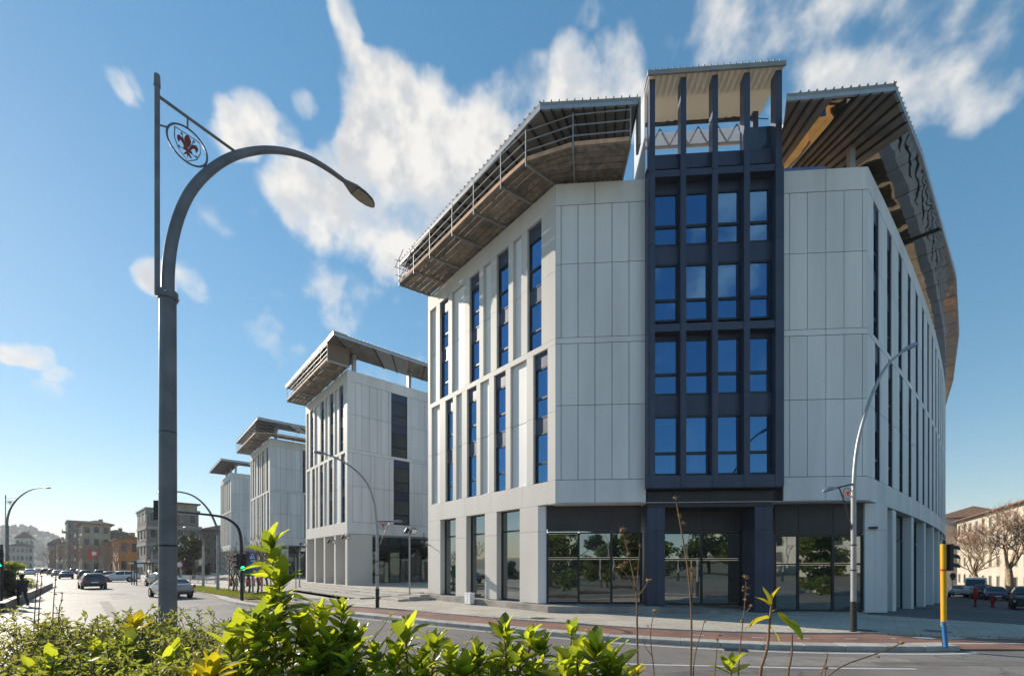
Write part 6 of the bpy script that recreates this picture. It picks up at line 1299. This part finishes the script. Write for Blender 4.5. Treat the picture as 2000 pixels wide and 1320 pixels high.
shrub('dense twin-topped broad-leaved shrub before the terrace steps', [(622, 1198, 2.1, 46, 9, 6, -.04), (668, 1195, 2.05, 48, 10, 6, .06), (600, 1240, 2.0, 48, 8, 4, -.16), (700, 1245, 2.05, 46, 8, 4, .2), (645, 1250, 1.9, 52, 9, 4, .0), (680, 1290, 1.85, 52, 8, 3, .1), (610, 1295, 1.85, 52, 8, 3, -.1)], 2, (648, 2.0))
shrub('sprawling broad-leaved shrub with an arching branch below the plinth', [(792, 1236, 1.75, 56, 7, 2, -.05), (850, 1262, 1.8, 50, 8, 3, .12), (765, 1300, 1.7, 58, 8, 2, -.1), (820, 1305, 1.75, 56, 8, 3, .05), (880, 1290, 1.8, 52, 9, 3, .1), (730, 1275, 1.85, 50, 8, 3, -.2)], 3, (810, 1.75))
shrub('bushy broad-leaved shrub next to the sprawling one', [(935, 1285, 1.8, 50, 9, 3, .0), (905, 1305, 1.75, 54, 9, 3, -.1), (965, 1305, 1.8, 52, 9, 3, .1)], 4, (935, 1.75))
shrub('upright broad-leaved shrub with a gap of road on both sides', [(985, 1236, 1.75, 50, 9, 3, -.06), (1035, 1248, 1.8, 48, 9, 3, .12), (1010, 1290, 1.7, 48, 7, 2, .0), (1045, 1310, 1.75, 50, 8, 2, .1)], 5, (1012, 1.75))
shrub('bright broad-leaved shrub with the largest leaves beside the dry thistle stems', [(1165, 1270, 1.5, 64, 10, 3, .05), (1125, 1275, 1.55, 54, 8, 3, -.1), (1115, 1232, 1.7, 34, 6, 1, -.05), (1195, 1292, 1.5, 58, 8, 2, .15), (1105, 1312, 1.55, 56, 9, 2, -.1), (1070, 1320, 1.6, 46, 7, 1, -.1), (1222, 1322, 1.6, 44, 7, 1, .1)], 6, (1150, 1.55))
shrub('low broad-leaved shrub half buried in the small-leaved hedge', [(190, 1268, 2.2, 44, 8, 3, -.05), (100, 1290, 2.0, 46, 8, 2, -.1), (330, 1292, 2.1, 48, 8, 3, .1), (250, 1262, 2.2, 42, 9, 3, .0), (340, 1270, 2.2, 40, 6, 2, .1), (60, 1310, 1.9, 46, 7, 2, -.1)], 7, (220, 2.2))
shrub('yellow-leaved shrub top in the middle of the small-leaved hedge', [(265, 1222, 2.4, 36, 10, 1, .0)], 8, (265, 2.4), 'leaf_yellow', 'yellow_shrub')
shrub('large yellow-leaved shrub top at the foot of the tall broad-leaved shrub', [(412, 1312, 1.7, 60, 8, 1, .05), (380, 1318, 1.75, 50, 6, 1, -.1)], 9, (410, 1.7), 'leaf_yellow', 'yellow_shrub')
shrub('small yellow leaf tuft at the base of the dry thistle stems', [(1238, 1318, 1.7, 40, 8, 1, .0)], 10, (1238, 1.7), 'leaf_yellow', 'yellow_shrub')
shrub('small green sapling with three upright leaves between the dry stems', [(1428, 1300, 1.7, 48, 5, 1, .02)], 11, (1428, 1.7), 'leaf_laurel')
# sapling with few yellow leaves
rnd = random.Random(21); Y = 1.7; r0 = at_Y(1475, 1330, Y); r0.z = .12; o = thing('yellow_sapling', 'thin sapling with a few yellow leaves in front of the right shop window', 'shrub', tuple(r0))
c = curve_pts([r0, at_Y(1478, 1325, Y), at_Y(1500, 1268, Y), at_Y(1503, 1215, Y), at_Y(1507, 1180, Y)], 3); MB().tube(c, lerp_r(len(c), .0065, .0032), 7).build('stem', 'stem_dry', o)
for (u0, v0, u1, v1, mm) in ((1506, 1180, 1487, 1146, 'leaf_yellow'), (1507, 1178, 1512, 1145, 'leaf_yellow'), (1505, 1182, 1473, 1163, 'leaf_yellow'), (1503, 1206, 1450, 1218, 'leaf_yellow'), (1503, 1220, 1522, 1258, 'leaf_laurel'), (1505, 1195, 1516, 1188, 'leaf_yellow')):
    a, b = at_Y(u0, v0, Y), at_Y(u1, v1, Y); put_leaf(o, a, b-a+Vector((0, -.01, 0)), (b-a).length*1.05, mm, rnd)
a, b = at_Y(1530, 1205, Y), at_Y(1566, 1242, Y); o2 = thing('curled_leaf_stem', 'dry stem topped by one curled red and green leaf', 'plant', (at_Y(1545, 1320, Y).x, Y, .12)); c = curve_pts([Vector((at_Y(1535, 1320, Y).x, Y, .12)), at_Y(1535, 1325, Y), at_Y(1547, 1280, Y), at_Y(1547, 1238, Y)], 3); MB().tube(c, lerp_r(len(c), .006, .003), 6).build('stem', 'stem_dry', o2)
put_leaf(o2, a, b-a, (b-a).length*1.1, 'leaf_laurel', rnd); put_leaf(o2, at_Y(1521, 1195, Y), at_Y(1545, 1225, Y)-at_Y(1521, 1195, Y), .06, 'leaf_yellow', rnd)
# dry stems with seed heads
def seed_stem(label, pts, heads, Y, r=.007, side=()):
    base = at_Y(*pts[0], Y); base.z = .12; rnd = random.Random(int(pts[0][0])); o = thing('dry_stem', label, 'plant', tuple(base), 0, 'dry seed stems in the foreground'); c = curve_pts([base]+[at_Y(u, v, Y) for u, v in pts], 2); MB().tube(c, lerp_r(len(c), r, r*.45), 6).build('stem', 'stem_dry', o)
    for br in side: c = curve_pts([at_Y(u, v, Y) for u, v in br], 2); MB().tube(c, lerp_r(len(c), r*.55, r*.35), 5).build('side_stem', 'stem_dry', o)
    for (u, v, px) in heads:
        p = at_Y(u, v, Y); s_ = px*Y/FPX/2; mb = MB(); mb.ball(p, s_*.55, 7, 5, (1, 1, .8))
        for k in range(13):
            d = Vector((rnd.gauss(0, 1), rnd.gauss(0, 1), rnd.gauss(.3, .8))).normalized(); q = p+d*s_*.5; e = d.orthogonal().normalized()*s_*.22; mb.add([q-e, q+e, q+d*s_*rnd.uniform(.4, .8), q+d*s_*.1], [(0, 1, 2), (0, 2, 3)])
        mb.build('seed_head', 'seed_dry', o, recalc=False)
    return o
seed_stem('tall dry thistle stem with clustered seed heads before the left shop window', [(1246, 1330), (1244, 1200), (1243, 1150), (1232, 1100), (1222, 1060), (1217, 1040)], [(1217, 1034, 20), (1214, 1046, 11), (1224, 1060, 12), (1228, 1081, 12), (1213, 1106, 19), (1222, 1098, 11), (1266, 1133, 15), (1250, 1065, 10), (1241, 1110, 9)], 1.7, .0045, [[(1245, 1165), (1257, 1150), (1266, 1135)], [(1244, 1160), (1228, 1125), (1216, 1112)], [(1245, 1145), (1247, 1100), (1250, 1068)]])
seed_stem('tallest dry stem with a single top seed head before the entrance', [(1348, 1330), (1350, 1280), (1351, 1200), (1345, 1120), (1330, 1030), (1321, 980)], [(1319, 972, 15), (1327, 1006, 11), (1334, 1022, 13), (1329, 1010, 8), (1349, 1113, 11)], 1.7, .0052, [[(1351, 1200), (1352, 1150), (1349, 1118)]])
seed_stem('dry stem beaded with small seed pods beside the entrance pillar', [(1442, 1330), (1443, 1290), (1448, 1240), (1455, 1180), (1457, 1135)], [(1457, 1126, 15), (1453, 1146, 9), (1461, 1148, 9), (1452, 1152, 8), (1460, 1160, 8), (1455, 1170, 8), (1467, 1182, 9), (1449, 1212, 11)], 1.7, .0034, [[(1457, 1195), (1463, 1188), (1467, 1183)]])
seed_stem('short dry stem with one seed pod beside the cycle lane edge', [(1395, 1330), (1398, 1290), (1402, 1250)], [(1404, 1240, 11), (1401, 1248, 8)], 1.7, .003)
seed_stem('thin dry stem with a pale spike tip near the tallest dry stem', [(1352, 1330), (1358, 1270), (1370, 1235), (1377, 1208)], [(1377, 1214, 6)], 1.7, .003)
seed_stem('thin dry stem with a star-shaped pod next to the tall thistle stem', [(1280, 1330), (1272, 1270), (1270, 1230), (1277, 1198)], [(1279, 1192, 13), (1266, 1222, 6)], 1.75, .003, [[(1273, 1280), (1260, 1262), (1258, 1254)]])
seed_stem('long slanting twig with a thistle head reaching over the road', [(1600, 1335), (1640, 1300), (1700, 1280), (1740, 1265), (1757, 1257)], [(1760, 1255, 15), (1715, 1282, 8)], 1.7, .004, [[(1612, 1325), (1612, 1305), (1616, 1280)]])
seed_stem('small twig with dark pods beneath the slanting twig', [(1596, 1335), (1606, 1310), (1614, 1285)], [(1615, 1277, 9), (1612, 1305, 12), (1604, 1312, 8)], 1.7, .003)
for k, (u, v0, v1, lab) in enumerate(((72, 1220, 1120, 'thin dry weed stem near the pedestrian'), (80, 1220, 1125, 'thin beaded weed stem beside the low edging wall'), (108, 1215, 1118, 'thin curved weed stem against the sunlit road'), (120, 1210, 1158, 'short slanted weed stem against the sunlit road'))):
    seed_stem(lab, [(u-8, v0+60), (u-4, v0-30), (u, v1+20), (u+2, v1)], [(u+1, v1+j*14, 5) for j in range(4)], 2.6, .0035)
# small-leaved hedge bushes
def small_bush(label, spots, n_shoots, seed, m='leaf_small', leaf=.016, dens=26):
    """spots: (column, top row, distance, half width px)"""
    rnd = random.Random(seed); u, v, Y, w = spots[0]; root = Vector(((u-1000)/FPX*Y, Y, .12)); o = thing('small_leaved_bush', label, 'shrub', tuple(root), 0, 'small-leaved bushes in the foreground'); st = MB(); lf = MB(); V = lf.v; Fc = lf.f
    for (u, v, Y, w) in spots:
        c0 = at_Y(u, v, Y); W = w*Y/FPX
        for _ in range(n_shoots):
            a = rnd.uniform(-1, 1); dep = rnd.uniform(-.4, .4); top = c0+Vector((a*W, dep, -abs(a)**2*.22-rnd.random()**1.6*.45)); ln_ = rnd.uniform(.25, .5); tl = Vector((rnd.gauss(0, .55), rnd.gauss(0, .4), 1)).normalized(); b = top-tl*ln_
            mid = b.lerp(top, .5)+Vector((rnd.uniform(-.05, .05), rnd.uniform(-.05, .05), rnd.uniform(-.02, .05))); c = curve_pts([b, mid, top+Vector((rnd.uniform(-.04, .04), 0, 0))], 2); st.tube(c, lerp_r(len(c), .004, .0012), 3, cap=False)
            for k in range(dens):
                f = .08+.92*k/dens; p = c[int(f*(len(c)-1))].lerp(c[min(len(c)-1, int(f*(len(c)-1))+1)], (f*(len(c)-1)) % 1)
                ax = Vector((rnd.uniform(-1, 1), rnd.uniform(-1, 1), rnd.uniform(-.3, .9))).normalized(); s_ = leaf*rnd.uniform(.6, 1.35); e = ax.orthogonal().normalized(); e = Matrix.Rotation(rnd.uniform(0, 6.28), 3, ax) @ e; fo = ax.cross(e)*s_*.18; i = len(V)
                V += [tuple(p), tuple(p+ax*s_+e*s_*.42+fo), tuple(p+ax*s_*2.1), tuple(p+ax*s_-e*s_*.42+fo)]; Fc.append((i, i+1, i+2)); Fc.append((i, i+2, i+3))
    st.build('twigs', 'stem_dry', o, recalc=False)['kind'] = 'stuff'; f_ = lf.build('foliage', m, o, recalc=False); f_['kind'] = 'stuff'; return o
small_bush('dense small-leaved bush round the foot of the tall arched lamp', [(300, 1195, 2.6, 90), (230, 1190, 2.7, 70), (380, 1215, 2.5, 50), (190, 1200, 2.7, 50), (270, 1235, 2.2, 110)], 150, 31)
small_bush('loose small-leaved bush where the pedestrian passes behind', [(60, 1215, 2.5, 90), (130, 1230, 2.4, 70), (20, 1180, 2.8, 40), (90, 1260, 2.1, 110)], 120, 32, 'leaf_olive')
small_bush('olive small-leaved bush between the lamp pole and the tall broad-leaved shrub', [(410, 1225, 2.5, 50), (455, 1250, 2.4, 40), (390, 1260, 2.2, 50), (430, 1275, 2.1, 60)], 140, 33, 'leaf_olive')
small_bush('airy feathery shoot leaning out of the hedge by the lamp pole', [(385, 1180, 2.5, 10)], 4, 34, 'leaf_olive', .018, 22)
small_bush('airy small-leaved bush before the terrace steps and the plinth', [(728, 1210, 2.4, 22), (840, 1185, 2.5, 20), (770, 1250, 2.2, 60), (905, 1225, 2.4, 25), (870, 1250, 2.2, 40)], 12, 35, 'leaf_olive', .014, 24)
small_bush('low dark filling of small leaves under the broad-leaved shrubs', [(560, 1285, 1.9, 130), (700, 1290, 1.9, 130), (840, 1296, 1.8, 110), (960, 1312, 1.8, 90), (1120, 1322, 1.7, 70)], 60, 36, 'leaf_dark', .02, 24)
small_bush('shadowy small-leaved bush along the bottom of the hedge', [(60, 1290, 1.8, 130), (200, 1285, 1.8, 140), (340, 1285, 1.8, 120), (450, 1300, 1.8, 90)], 170, 37, 'leaf_small', .016, 26)
# ------------------------------------------------------------------ thin sunlit haze over the town
hm = bpy.data.materials.new('haze_air'); hm.use_nodes = True; ht = hm.node_tree; ht.nodes.clear()
ho = ht.nodes.new('ShaderNodeOutputMaterial'); hv = ht.nodes.new('ShaderNodeVolumePrincipled'); hv.inputs['Color'].default_value = (.90, .94, 1.0, 1); hv.inputs['Density'].default_value = .0003; hv.inputs['Anisotropy'].default_value = .2
ht.links.new(hv.outputs[0], ho.inputs['Volume']); MATS['haze_air'] = hm
struct(MB().box(-1980, 1980, -380, 1980, -4.5, 135).build('haze', 'haze_air'), 'stuff')
